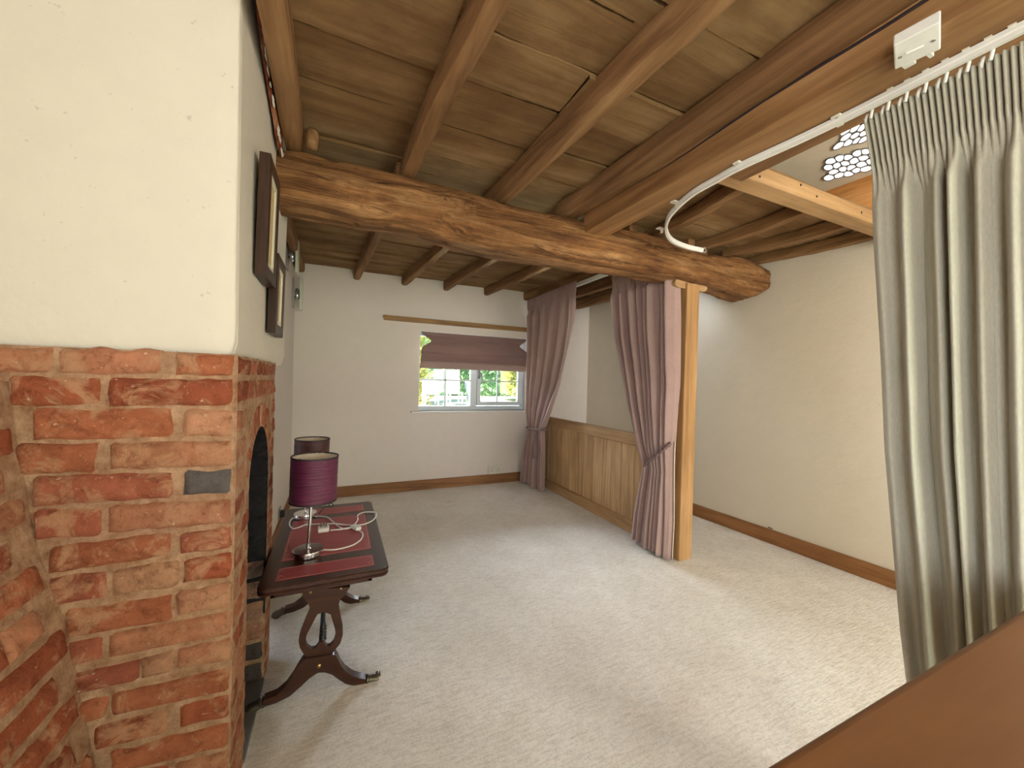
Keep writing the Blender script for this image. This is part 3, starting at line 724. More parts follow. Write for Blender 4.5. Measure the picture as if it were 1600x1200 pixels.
hewn('ceiling_joist', [(1.47, -2.6, ZJ-0.01), (1.41, 0.4, ZJ-0.01), (1.395, 1.1, ZJ-0.01), (1.345, 2.2, ZJ-0.01)], 0.115, jh, M['oldjoist'], label='wide old joist lying beside the squared new oak beam', group=nj)
fj = 'old joists between the big beam and the far wall'
fz = 2.44
hewn('ceiling_joist', [(-0.375, 2.2, fz), (-0.38, 3.5, fz), (-0.385, 4.66, fz)], 0.07, 0.12, M['oldjoist'], label='short visible joist tight against the left wall over the wall lights', group=fj)
for (xa, xm, xb, lab) in ((0.30, 0.25, 0.165, 'curved old joist meeting the far wall left of the wooden batten'),
                          (0.87, 0.80, 0.69, 'old joist meeting the far wall above the left end of the window'),
                          (1.375, 1.285, 1.19, 'old joist meeting the far wall above the middle of the window'),
                          (1.93, 1.83, 1.72, 'old joist meeting the far wall above the right half of the window'),
                          (2.52, 2.42, 2.29, 'old joist carrying the mauve curtain track')):
    hewn('ceiling_joist', [(xa, 2.2, fz), (xm+0.008, 3.2, fz+0.003), (xb, 4.675, fz)], 0.072, 0.12, M['oldjoist'], label=lab, group=fj)
rj = 'short old joists between the big beam and the stair trimmer'
for (xa, xb, lab, w) in ((2.12, 1.98, 'dark short joist nearest the curved curtain track end', 0.075), (2.62, 2.60, 'short old joist above the loose end of the curtain track', 0.07),
                      (2.98, 3.06, 'short old joist second from the right wall', 0.07), (3.33, 3.42, 'dark short joist lying against the right wall', 0.075)):
    hewn('ceiling_joist', [(xa, 2.25, ZJ+0.015), ((xa+xb)/2+0.02, 1.8, ZJ), (xb, 1.335, ZJ)], w, 0.085, M['oldjoist'], amp=0.009, label=lab, group=rj)
hewn('ceiling_joist', [(2.78, 2.3, fz-0.03), (2.72, 3.5, fz-0.03), (2.70, 4.66, fz-0.02)], 0.09, 0.12, M['oldjoist'], label='dark joist seen over the panelled partition between the mauve curtains', group=fj)
hewn('ceiling_joist', [(3.12, 2.3, fz-0.03), (3.11, 3.5, fz-0.05), (3.10, 4.66, fz-0.04)], 0.09, 0.12, M['oldjoist'], label='dark joist beyond the partition, nearest the right wall corner', group=fj)

# the big crooked beam
top = [(0,0),(100,15),(250,55),(390,88),(560,132),(700,172),(850,205),(960,232),(1060,258),(1180,270),(1290,304),(1380,345),(1480,350),(1560,372)]
bot = [(0,160),(100,178),(200,200),(280,222),(440,245),(560,275),(700,315),(770,328),(850,342),(960,360),(1060,375),(1200,395),(1280,408),(1370,425),(1450,450),(1520,476),(1562,468)]
def yfr(x): return 2.05 + 0.05*max(0, x-1.5)/1.8
tp = []; bt = []
for lst, o_ in ((top, tp), (bot, bt)):
    for (a, c) in lst:
        px, py = 430+a/2.025, 230+c/2.025
        q = ony(px, py, 2.07); q = ony(px, py, yfr(q.x)); o_.append((q.x, q.z))
def lerp(T, x):
    if x <= T[0][0]: return T[0][1]
    for (x0, z0), (x1, z1) in zip(T, T[1:]):
        if x <= x1: return z0+(z1-z0)*(x-x0)/(x1-x0)
    return T[-1][1]
X0b, X1b = XC-0.05, 3.36
b = MB(); seg = 170; n = 48; vs = []
for i in range(seg+1):
    x = X0b+(X1b-X0b)*i/seg
    zt, zb = lerp(tp, x)+0.028, lerp(bt, x)-0.004; yf = yfr(x); dp = 0.27
    if x > 3.12: k = (x-3.12)/0.24; zb += 0.05*k*k; zt -= 0.03*k
    for k in range(n):
        a = 2*PI*(k+0.5)/n; ca, sa = math.cos(a), math.sin(a); rr = (abs(ca)**4+abs(sa)**4)**(-0.25)
        q = Vector((x, yf+dp/2+rr*ca*dp/2, (zt+zb)/2+rr*sa*(zt-zb)/2))
        s = Vector((x*2.2, q.y*9, q.z*9)); g = noise.noise(s)*0.020 + noise.noise(Vector((x*5, q.y*30, q.z*30)))*0.008 + noise.noise(Vector((x*9, q.y*70, q.z*70)))*0.004
        cr = abs(noise.noise(Vector((x*1.6+7, q.y*16, q.z*16+noise.noise(Vector((x*2, 0, 3)))*2))))
        if cr < 0.05: g -= 0.011*(1-cr/0.05)
        kn = math.hypot((x-0.58), (q.z-2.27)*1.0)
        if kn < 0.13: g += 0.020*math.cos(kn/0.13*PI/2) + 0.006*math.sin(kn*150)
        q += Vector((0, ca, sa))*g
        vs.append(q)
b.add(vs, [(i*n+k, i*n+(k+1)%n, (i+1)*n+(k+1)%n, (i+1)*n+k) for i in range(seg) for k in range(n)] + [tuple(range(n))[::-1], tuple(seg*n+k for k in range(n))])
bb = obj('main_beam', b, M['bigbeam'], None, smooth=True, auto=50)
tag(bb, 'massive crooked old oak beam crossing the whole room under the joists', 'beam')
# short peg stub beside the first joist
b = MB(); pp = ony(486, 218, 2.0); b.lathe([(0.002, -0.045), (0.022, -0.04), (0.028, -0.01), (0.028, 0.03), (0.02, 0.045)], (pp.x+0.005, 2.0, pp.z), 16)
tag(obj('timber_peg', b, M['oldjoist'], None, smooth=True), 'rounded timber stub on the big beam beside the joist by the chimney', 'peg')

# squared new oak beam
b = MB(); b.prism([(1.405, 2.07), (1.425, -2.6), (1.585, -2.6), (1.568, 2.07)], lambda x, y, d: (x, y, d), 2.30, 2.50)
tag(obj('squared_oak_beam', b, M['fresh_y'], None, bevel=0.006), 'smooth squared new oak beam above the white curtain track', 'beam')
b = MB(); b.prism([(1.60, 1.22), (1.61, -2.6), (1.72, -2.6), (1.71, 1.22)], lambda x, y, d: (x, y, d), 2.315, 2.64)
tag(obj('stairwell_lining', b, M['oldjoist'], None, bevel=0.004), 'narrow brown lining timber behind the white curtain track', 'beam')
# cable lying in the gap
b = MB(); b.tube([(1.412+0.0*i, 1.95-i*0.17, 2.402+0.006*math.sin(i*1.3)) for i in range(22)], 0.006, 6)
tag(obj('electric_cable', b, M['dark_trim'], None, smooth=True), 'dark cable lying in the gap beside the squared oak beam', 'cable')
# trimmer with its bolts
zt = ony(1300, 303, 1.225).z
tr = thing('stair_trimmer', (2.5, 1.28, 2.35), 'pale new oak trimmer beam edging the stair well beside the white curtain', 'beam')
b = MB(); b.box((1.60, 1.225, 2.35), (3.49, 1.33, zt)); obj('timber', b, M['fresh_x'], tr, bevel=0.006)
for (px, py) in ((1187, 276), (1251, 289), (1276, 307), (1346, 332)):
    q = ony(px, py, 1.225); b = MB(); b.lathe([(0.006, 0), (0.006, -0.004), (0.001, -0.005)], (q.x, 1.226, min(q.z, zt-0.01)), 10, axis='y'); obj('nail_hole', b, M['black'], tr)

# ------------------------------------------------------------------ upper void over the stairs
qv = onx(1295, 300, wallx(1.0)-0.01); ZV = qv.z
b = MB(); b.box((1.60, -2.9, ZV), (3.95, 2.47, ZV+0.06)); struct('ceiling_stairwell', b, M['plaster_warm'], 'cream plaster ceiling high over the stair well', 'ceiling')
b = MB(); b.prism([(wallx(2.3)-0.01, 2.41), (wallx(-2.7)-0.01, -2.7), (3.95, -2.7), (3.95, 2.41)], lambda x, y, d: (x, y, d), 2.64, ZV)
struct('trim_2', b, M['pine'], 'orange pine boards lining the top of the stair well', 'wall')
b = MB(); b.box((1.60, 2.41, ZB+0.12), (3.95, 2.47, ZV+0.05)); struct('wall_upper', b, M['plaster_warm'], 'upper wall over the trimmer', 'wall')
b = MB(); b.box((1.60, -2.7, 2.665), (1.66, 2.47, ZV)); struct('trim_3', b, M['plaster_warm'], 'upper side of the stair well', 'wall')
# two patches of sun dapple painted as glowing cells, each in a raised rim
def dapple_patch(corners, cols, rows, label, seed):
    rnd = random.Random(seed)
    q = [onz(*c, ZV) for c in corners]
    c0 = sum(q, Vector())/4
    t = thing('sun_dapple', (c0.x, c0.y, ZV-0.012), label, 'painted light patch', 'painted sun dapple above the stair well')
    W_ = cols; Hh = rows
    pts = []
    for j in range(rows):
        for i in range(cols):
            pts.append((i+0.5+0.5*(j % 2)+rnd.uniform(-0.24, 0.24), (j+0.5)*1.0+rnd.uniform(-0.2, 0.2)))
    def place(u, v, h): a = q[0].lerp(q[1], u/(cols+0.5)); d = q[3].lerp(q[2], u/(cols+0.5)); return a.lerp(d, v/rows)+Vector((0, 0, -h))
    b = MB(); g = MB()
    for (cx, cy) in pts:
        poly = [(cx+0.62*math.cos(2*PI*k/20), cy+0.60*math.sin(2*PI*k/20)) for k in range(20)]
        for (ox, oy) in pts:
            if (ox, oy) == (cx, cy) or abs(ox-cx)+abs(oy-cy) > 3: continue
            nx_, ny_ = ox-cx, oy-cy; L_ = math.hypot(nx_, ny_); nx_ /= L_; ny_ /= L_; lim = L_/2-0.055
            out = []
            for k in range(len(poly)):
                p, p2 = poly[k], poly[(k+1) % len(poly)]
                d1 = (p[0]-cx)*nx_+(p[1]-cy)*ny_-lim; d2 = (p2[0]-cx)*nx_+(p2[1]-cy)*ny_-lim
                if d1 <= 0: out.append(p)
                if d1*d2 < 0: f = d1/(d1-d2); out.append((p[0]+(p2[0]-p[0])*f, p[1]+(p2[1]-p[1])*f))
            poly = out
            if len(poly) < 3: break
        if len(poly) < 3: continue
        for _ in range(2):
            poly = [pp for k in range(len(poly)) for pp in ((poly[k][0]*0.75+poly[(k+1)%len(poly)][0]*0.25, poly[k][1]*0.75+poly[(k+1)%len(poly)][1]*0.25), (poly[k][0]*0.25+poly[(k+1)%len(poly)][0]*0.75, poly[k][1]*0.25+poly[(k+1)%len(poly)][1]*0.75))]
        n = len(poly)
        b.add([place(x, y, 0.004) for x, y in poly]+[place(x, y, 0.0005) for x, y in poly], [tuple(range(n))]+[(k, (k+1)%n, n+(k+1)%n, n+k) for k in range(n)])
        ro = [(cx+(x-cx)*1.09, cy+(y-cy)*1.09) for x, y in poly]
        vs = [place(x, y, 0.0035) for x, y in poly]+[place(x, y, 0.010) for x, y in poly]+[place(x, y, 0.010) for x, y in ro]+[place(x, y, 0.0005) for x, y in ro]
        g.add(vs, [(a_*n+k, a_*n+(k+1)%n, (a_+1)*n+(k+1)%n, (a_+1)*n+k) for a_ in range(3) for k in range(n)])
    obj('glow_cell', b, M['dapple_glow'], t); obj('rim', g, M['slate'], t, smooth=True)
dapple_patch([(1292, 281), (1452, 240), (1440, 212), (1282, 249)], 10, 4, 'glowing painted patch of sun dapple nearer the trimmer beam', 3)
dapple_patch([(1300, 234), (1446, 192), (1434, 166), (1320, 200)], 9, 3, 'glowing painted patch of sun dapple farther from the trimmer, higher in view', 5)
random.seed(21)

# ------------------------------------------------------------------ post, bolster, partition
post = thing('oak_post', (2.47, 2.185, 0), 'square new oak post standing under the big beam beside the mauve curtain', 'post')
b = MB(); b.box((2.405, 2.125, 0), (2.537, 2.255, 2.135)); obj('shaft', b, M['fresh_z'], post, bevel=0.007)
b = MB()
poly = []
for k in range(9): a = -PI/2+PI*k/8; poly.append((2.60+0.035*math.cos(a)*1.3, 2.125+0.035*math.sin(a)))
for k in range(9): a = PI/2+PI*k/8; poly.append((2.345+0.035*math.cos(a)*1.3, 2.125+0.035*math.sin(a)))
b.prism(poly, lambda x, z, d: (x, d, z), 2.145, 2.235)
obj('bolster', b, M['fresh_x'], post, bevel=0.004)

pt = thing('oak_partition', (2.45, 3.45, 0), 'low oak partition of vertical boards between the two mauve curtains', 'partition')
b = MB(); b.box((2.425, 2.256, 0.80), (2.49, 4.67, 0.905)); obj('top_rail', b, M['rail_y'], pt, bevel=0.006)
b = MB(); b.box((2.43, 2.256, 0.0), (2.482, 4.67, 0.115)); obj('bottom_rail', b, M['rail_y'], pt, bevel=0.004)
y = 2.26; i = 0
ws = [0.13, 0.16, 0.14, 0.17, 0.15, 0.13, 0.16, 0.18, 0.14]
while y < 4.64:
    w = min(ws[i % 9], 4.665-y); b = MB(); b.box((2.445+random.uniform(0, 0.003), y+0.001, 0.11), (2.468, y+w-0.004, 0.805)); obj('board', b, M['panel'], pt, bevel=0.003); y += w; i += 1

# ------------------------------------------------------------------ window
win = struct('window_1', (lambda b: (b.box((wx0, 4.745, wz0), (wx1, 4.805, wz0+0.055)), b.box((wx0, 4.745, wz1-0.055), (wx1, 4.805, wz1)), b.box((wx0, 4.745, wz0+0.055), (wx0+0.02, 4.805, wz1-0.055)), b.box((wx1-0.05, 4.745, wz0+0.055), (wx1, 4.805, wz1-0.055)), b)[-1])(MB()), M['upvc'], 'white window to the garden in the far wall', 'window', bevel=0.004)
yw = 4.76
mx0, mx1 = ony(735, 600, 4.75).x, ony(742, 600, 4.75).x+0.02
b = MB(); b.box((mx0, 4.735, wz0+0.05), (mx1, 4.80, wz1-0.05)); obj('mullion', b, M['upvc'], win, bevel=0.004)
# opening casement
cx0, cx1, cz0, cz1 = mx1+0.002, wx1-0.048, wz0+0.062, wz1-0.06
b = MB()
for q in (((cx0, 4.725, cz0), (cx1, 4.775, cz0+0.05)), ((cx0, 4.725, cz1-0.05), (cx1, 4.775, cz1)), ((cx0, 4.725, cz0+0.05), (cx0+0.05, 4.775, cz1-0.05)), ((cx1-0.05, 4.725, cz0+0.05), (cx1, 4.775, cz1-0.05))): b.box(*q)
cas = obj('casement', b, M['upvc'], win, bevel=0.004)
zbar = ony(700, 594, yw).z
b = MB(); xb = ony(695.5, 600, yw).x
b.box((wx0+0.02, yw-0.008, zbar-0.010), (mx0, yw+0.008, zbar+0.010)); b.box((xb-0.010, yw-0.008, wz0+0.05), (xb+0.010, yw+0.008, wz1-0.05)); obj('glazing_bar', b, M['upvc'], win)
b = MB(); xb2 = ony(777, 600, yw-0.01).x
b.box((cx0+0.05, yw-0.02, zbar-0.008), (cx1-0.05, yw, zbar+0.008)); b.box((xb2-0.008, yw-0.02, cz0+0.05), (xb2+0.008, yw, cz1-0.05)); obj('glazing_bar', b, M['upvc'], cas)
b = MB(); b.box((wx0+0.015, 4.772, wz0+0.05), (mx0+0.005, 4.778, wz1-0.05)); obj('pane', b, M['glass'], win)
b = MB(); b.box((cx0+0.045, 4.760, cz0+0.045), (cx1-0.045, 4.766, cz1-0.045)); obj('pane', b, M['glass'], cas)
hx = cx0+0.022
b = MB(); b.box((hx-0.012, 4.714, zbar+0.03), (hx+0.012, 4.726, zbar+0.14)); b.tube([(hx, 4.705, zbar+0.11), (hx+0.012, 4.685, zbar+0.10), (hx+0.032, 4.68, zbar+0.05), (hx+0.034, 4.68, zbar-0.03)], 0.009, 8); obj('handle', b, M['steel'], win, smooth=True)
b = MB(); b.box((wx0-0.085, 4.635, wz0-0.022), (wx1+0.05, 4.75, wz0)); obj('window_sill', b, M['white_plastic'], win, bevel=0.006)
b = MB(); b.box((wx0, YB+0.001, wz0+0.001), (wx0+0.008, 4.75, wz1)); b.box((wx0, YB+0.001, wz1-0.008), (wx1, 4.75, wz1-0.0005)); b.box((wx1-0.008, YB+0.001, wz0+0.001), (wx1, 4.75, wz1)); obj('reveal', b, M['white_plastic'], win)

# batten above the window
qa, qb = ony(600, 492, 4.66), ony(600, 498, 4.66)
b = MB(); b.box((qa.x, 4.645, qb.z-0.012), (2.40, YB, qa.z)); tag(obj('curtain_batten', b, M['batten'], None, bevel=0.002), 'thin brown wooden batten fixed to the far wall above the window', 'batten')

# roman blind
bl = thing('roman_blind', (1.6, 4.67, 1.9), 'mauve roman blind pulled half up in the garden window', 'blind')
zt_, zm_, zl_ = wz1-0.012, 1.62, 1.50
def blindx(side, z):
    t = (zt_-z)/(zt_-1.66)
    pinch = 0.0
    if 0 <= t <= 1: pinch = 0.115*math.exp(-((t-0.42)/0.22)**2)
    return (wx0+0.012+pinch) if side == 0 else (wx1-0.014-pinch)
b = MB()
def bf(s, t):
    z = zt_-(zt_-1.54)*t - 0.008*math.sin(s*PI)*t + 0.004*math.sin(s*14)*t
    xl, xr = blindx(0, z), blindx(1, z)
    y = 4.668 - 0.05*math.sin(min(1, t*1.15)*PI)**2*0.8 - 0.012*noise.noise(Vector((s*5, t*3, 1))) - 0.010*noise.noise(Vector((s*3+t*4, t*9-s*3, 5))) - 0.012*t - (0.03*math.exp(-((t-0.74)/0.09)**2))
    return Vector((xl+(xr-xl)*s, y, z))
b.grid(bf, 50, 36); obj('cloth', b, M['mauve_blind'], bl, smooth=True, solid=0.003)
b = MB()
for k, (z0, z1, y0) in enumerate(((1.505, 1.56, 4.640), (1.49, 1.535, 4.655), (1.475, 1.52, 4.668))):
    def ff(s, t, z0=z0, z1=z1, y0=y0):
        a = t*PI*1.5
        return Vector((wx0+0.008+(wx1-wx0-0.018)*s, y0-0.012*math.sin(a)-0.003*noise.noise(Vector((s*7, k, 0))), z1-(z1-z0)*t+0.004*noise.noise(Vector((s*4, k, 2)))))
    b.grid(ff, 40, 8)
obj('folds', b, M['mauve'], bl, smooth=True, solid=0.004)

# ------------------------------------------------------------------ curtains
def curtain(name, X, left, right, ztop, zbot, folds, amp, mat, label, group=None, head=0.11, gathers=26, nu=260, nv=90, yclamp=None, seed=0, edge=None, plane=None, xshift=None):
    # left/right: image points of the two edges, surveyed on the curtain plane
    def tab(pts): 
        T = []
        for (px, py) in pts: q = onx(px, py, X); T.append((q.z, q.y))
        return sorted(T)
    TL, TR = tab(left), tab(right)
    t = thing(name, (X, (TL[0][1]+TR[0][1])/2, zbot), label, 'curtain', group)
    def fn(s, v):
        z = ztop+(zbot-ztop)*v
        yl, yr = lerp(TL, z), lerp(TR, z)
        if yclamp: yl = min(yl, yclamp)
        d = ztop-z; kh = min(1, max(0, (d-head)/0.12))
        # density of folds drifts a little
        ss = s + (0.030*math.sin(s*7+seed)+0.018*math.sin(s*17+seed*2)+0.012*math.sin(s*31))*kh
        a = amp*(0.35+0.65*kh)*(0.85+0.75*noise.noise(Vector((s*7, z*0.5, seed))))
        wd = abs(yl-yr); a *= min(1, 0.55+wd*1.1)
        ph = folds*2*PI*ss + 0.8*noise.noise(Vector((s*3, z*1.1, seed+4)))*kh
        sw = math.sin(ph); f = math.copysign(abs(sw)**0.75, sw)*a*kh
        f += math.sin(ph*2.1+seed)*a*0.25*kh + (1-kh)*0.007*math.sin(gathers*2*PI*s) + noise.noise(Vector((s*14, z*3, seed+8)))*0.006*kh
        if d < head: f += 0.004*math.sin(gathers*2*PI*s*1.0+1)
        x = X - f + (xshift(z) if xshift else 0)
        return Vector((x, yl+(yr-yl)*s + 0.3*a*math.cos(ph)*kh*(wd/folds/0.08 if False else 0.4), z + (0.008*math.sin(s*9+seed) if v > 0.99 else 0)))
    b = MB(); b.grid(fn, nu, nv); obj('cloth', b, mat, t, smooth=True, solid=0.004)
    return t, fn
near_l = [(957, 425), (959, 470), (964, 530), (975, 590), (985, 640), (996, 690), (1007, 727), (1001, 760), (994, 800), (989, 850), (989, 870)]
near_r = [(1059, 440), (1059, 600), (1052, 700), (1050, 760), (1049, 820), (1046, 873)]
cn, fnn = curtain('mauve_curtain', 2.338, near_l, near_r, 2.385, 0.02, 7.5, 0.050, M['mauve'], 'mauve velvet curtain tied back beside the oak post', 'mauve curtains on the partition track', seed=2)
b = MB()   # cream lining edge showing along the post side
b.grid(lambda s, v: (lambda p: Vector((p.x-0.006-0.014*s, p.y-0.004-0.006*s, p.z)))(fnn(1.0, 0.62+0.38*v)), 2, 30); obj('lining_edge', b, M['lining'], cn, smooth=True, solid=0.002)
far_l = [(825, 460), (824, 560), (823, 640), (828, 672), (822, 700), (815, 752)]
far_r = [(900, 450), (897, 500), (888, 555), (876, 600), (860, 645), (848, 672), (849, 700), (849, 752)]
cf, fnf = curtain('mauve_curtain', 2.27, far_l, far_r, 2.425, 0.02, 5.5, 0.040, M['mauve'], 'mauve velvet curtain tied back in the corner beside the garden window', 'mauve curtains on the partition track', yclamp=4.60, nu=200, seed=5)
# curtain track on the joist
b = MB(); b.prism([(2.335, 4.64), (2.36, 4.64), (2.375, 2.25), (2.35, 2.25)], lambda x, y, d: (x, y, d), 2.395, 2.438)
tag(obj('curtain_track', b, M['white_plastic'], None, bevel=0.003), 'straight white curtain track under the joist over the partition', 'curtain track')
# tiebacks
hk = thing('curtain_tieback', (2.41, 2.26, 0.88), 'mauve cord tieback holding the curtain to the oak post', 'tieback', 'mauve cord tiebacks')
A0 = onx(1052, 692, 2.395); Bp = onx(1007, 727, 2.30)
b = MB()
P1 = cr0 = [Vector((2.40, 2.235, A0.z+0.01))]+[onx(px, py, X_) for px, py, X_ in ((1047, 694, 2.30), (1038, 702, 2.275), (1026, 712, 2.265), (1015, 720, 2.265), (1007, 727, 2.285))]
P1 = [P1[i].lerp(P1[i+1], k/6) for i in range(5) for k in range(6)]+[P1[-1]]
for ph in (0, PI): b.tube([p+Vector((0.006*math.cos(i*1.1+ph), 0, 0.007*math.sin(i*1.1+ph))) for i, p in enumerate(P1)], 0.009, 8)
b.tube([P1[-1], P1[-1]+Vector((0.05, 0.01, 0.0)), P1[-1]+Vector((0.11, -0.05, 0.03)), Vector((2.415, 2.262, A0.z+0.01))], 0.009, 8)
obj('cord', b, M['rope'], hk, smooth=True)
b = MB(); b.tube([(2.41, 2.235, A0.z+0.005), (2.385, 2.235, A0.z+0.005), (2.375, 2.235, A0.z+0.025)], 0.006, 8); obj('hook', b, M['steel'], hk, smooth=True)
t2 = thing('curtain_tieback', (2.24, 4.5, 0.7), 'mauve cord tieback with a hanging tassel round the corner curtain', 'tieback', 'mauve cord tiebacks')
w0 = onx(826, 670, 2.25); w1 = onx(849, 672, 2.25); zc = w1.z
cyy = (min(4.6, w0.y)+w1.y)/2; ry = abs(min(4.6, w0.y)-w1.y)/2+0.015
b = MB(); b.tube([(2.265+0.088*math.cos(a), cyy+ry*math.sin(a), zc+0.012*math.sin(a*1.0+2)) for a in [2*PI*i/28 for i in range(29)]], 0.011, 8, caps=False); obj('cord', b, M['rope'], t2, smooth=True)
tx = onx(839, 700, 2.19)
b = MB(); b.tube([(2.175, tx.y, zc-0.01), (2.165, tx.y, zc-0.06), (2.16, tx.y, zc-0.10)], 0.006, 6)
b.lathe([(0.004, -0.08), (0.026, -0.10), (0.03, -0.125), (0.018, -0.15), (0.032, -0.165), (0.040, -0.30), (0.045, -0.335), (0.0, -0.335)], (2.16, tx.y, zc), 20); obj('tassel', b, M['rope'], t2, smooth=True)

# big sage curtain
sl = [(1350, 182), (1362, 250), (1366, 300), (1368, 370), (1376, 520), (1385, 700), (1399, 860), (1410, 980), (1420, 1065), (1436, 1180)]
sr = [(1700, 30), (1700, 300), (1700, 700), (1700, 1180)]
cs, fns = curtain('sage_curtain', 1.60, sl, sr, 2.262, 0.03, 7.0, 0.027, M['sage'], 'full length pale sage curtain hanging from the white track at the right edge', None, head=0.17, gathers=30, nu=420, nv=120, seed=9)
b = MB()
for k in range(14):
    s = 0.02+k*0.05; p = fns(s, 0.0)
    b.tube([p+Vector((-0.012, 0, 0.012)), p+Vector((-0.017, 0, 0.0)), p+Vector((-0.014, 0.004, -0.018))], 0.0045, 6)
obj('curtain_hooks', b, M['white_plastic'], cs, smooth=True)['kind'] = 'stuff'
# curved white track
trk = thing('curved_curtain_track', (1.6, 1.0, 2.27), 'white plastic curtain track curving round at the big beam, carrying the sage curtain', 'curtain track')
cp = [onz(px, py, 2.285) for (px, py) in ((1160, 258), (1118, 281), (1085, 300), (1060, 321), (1045, 340), (1041, 360), (1050, 375), (1072, 385), (1098, 391))]
base = [Vector((1.578, -0.6, 2.285)), Vector((1.570, 0.3, 2.285)), Vector((1.563, 0.8, 2.285))]
def cr(P, n=10):
    out = []
    for i in range(len(P)-1):
        a, b_, c, d = P[max(i-1, 0)], P[i], P[i+1], P[min(i+2, len(P)-1)]
        for k in range(n):
            f = k/n; out.append(0.5*((2*b_)+(c-a)*f+(2*a-5*b_+4*c-d)*f*f+(3*b_-a-3*c+d)*f**3))
    return out+[P[-1]]
path = cr(base+cp)
b = MB()
vs = []; N_ = len(path)
for i, p in enumerate(path):
    t = (path[min(i+1, N_-1)]-path[max(i-1, 0)]).normalized(); sdv = t.cross(Vector((0, 0, 1))).normalized()
    for (u, v) in ((-0.006, -0.016), (0.006, -0.016), (0.006, -0.004), (0.009, 0.0), (0.009, 0.012), (-0.009, 0.012), (-0.009, 0.0), (-0.006, -0.004)): vs.append(p+sdv*u+Vector((0, 0, v)))
b.add(vs, [(i*8+k, i*8+(k+1)%8, (i+1)*8+(k+1)%8, (i+1)*8+k) for i in range(N_-1) for k in range(8)]+[tuple(range(8)), tuple((N_-1)*8+k for k in range(8))])
obj('rail', b, M['white_plastic'], trk, smooth=True, auto=30)
for (px, py) in ((1316, 185), (1160, 256), (1060, 316), (1036, 357)):
    q = onz(px, py, 2.30)
    b = MB(); b.box((q.x-0.045, q.y-0.014, q.z-0.008), (q.x+0.008, q.y+0.014, q.z-0.001)); b.box((q.x-0.012, q.y-0.010, q.z-0.030), (q.x-0.007, q.y+0.010, q.z-0.004))
    br_ = obj('bracket', b, M['cream_plastic'], trk, bevel=0.0015)
    b = MB(); b.lathe([(0.0035, 0), (0.0035, -0.002), (0.001, -0.003)], (q.x-0.034, q.y, q.z-0.008), 8); obj('screw', b, M['steel'], br_)
b = MB()
for k in range(16):
    y = 0.62-k*0.04; b.box((1.556, y, 2.297), (1.566, y+0.014, 2.3035))
obj('glider', b, M['cream_plastic'], trk)['kind'] = 'stuff'
q = path[-1]; b = MB(); b.tube([q+Vector((0, 0, 0.012)), q+Vector((0.02, 0.0, 0.02)), q+Vector((0.03, -0.004, 0.0)), q+Vector((0.012, 0, -0.016))], 0.004, 6); obj('end_stop', b, M['steel'], trk, smooth=True)

# junction box on the beam
jb = thing('junction_box', (1.46, 0.36, 2.30), 'flat white plastic box screwed between the wide joist and squared beam above the sage curtain', 'junction box')
J = [onz(*p, 2.296) for p in ((1398, 100), (1470, 67), (1470, 22), (1396, 62))]
cj = sum(J, Vector())/4
b = MB(); b.add([p+Vector((0, 0, -0.018)) for p in J]+[p+Vector((0, 0, 0.012)) for p in J], [(0, 1, 2, 3), (7, 6, 5, 4), (0, 4, 5, 1), (1, 5, 6, 2), (2, 6, 7, 3), (3, 7, 4, 0)]); obj('lid', b, M['white_plastic'], jb, bevel=0.003)
dx = (J[1]-J[0]); dy = (J[3]-J[0])
b = MB(); m0 = J[0]+dx*0.28+dy*0.5+Vector((0, 0, -0.020)); b.tube([m0, m0+dx*0.36], 0.003, 6); obj('ridge', b, M['white_plastic'], jb)
for (s, t) in ((0.14, 0.45), (0.84, 0.5)):
    b = MB(); b.lathe([(0.004, 0), (0.004, -0.002), (0.001, -0.002)], J[0]+dx*s+dy*t+Vector((0, 0, -0.018)), 10); obj('screw', b, M['steel'], jb)
for (s0, s1) in ((0.18, 0.45), (0.72, 0.82)):
    b = MB(); p, p2 = J[0]+dx*s0, J[0]+dx*s1; b.box((p.x-0.002, min(p.y, p2.y), 2.276), (p.x+0.016, max(p.y, p2.y), 2.296))
    obj('clip', b, M['white_plastic'], jb)

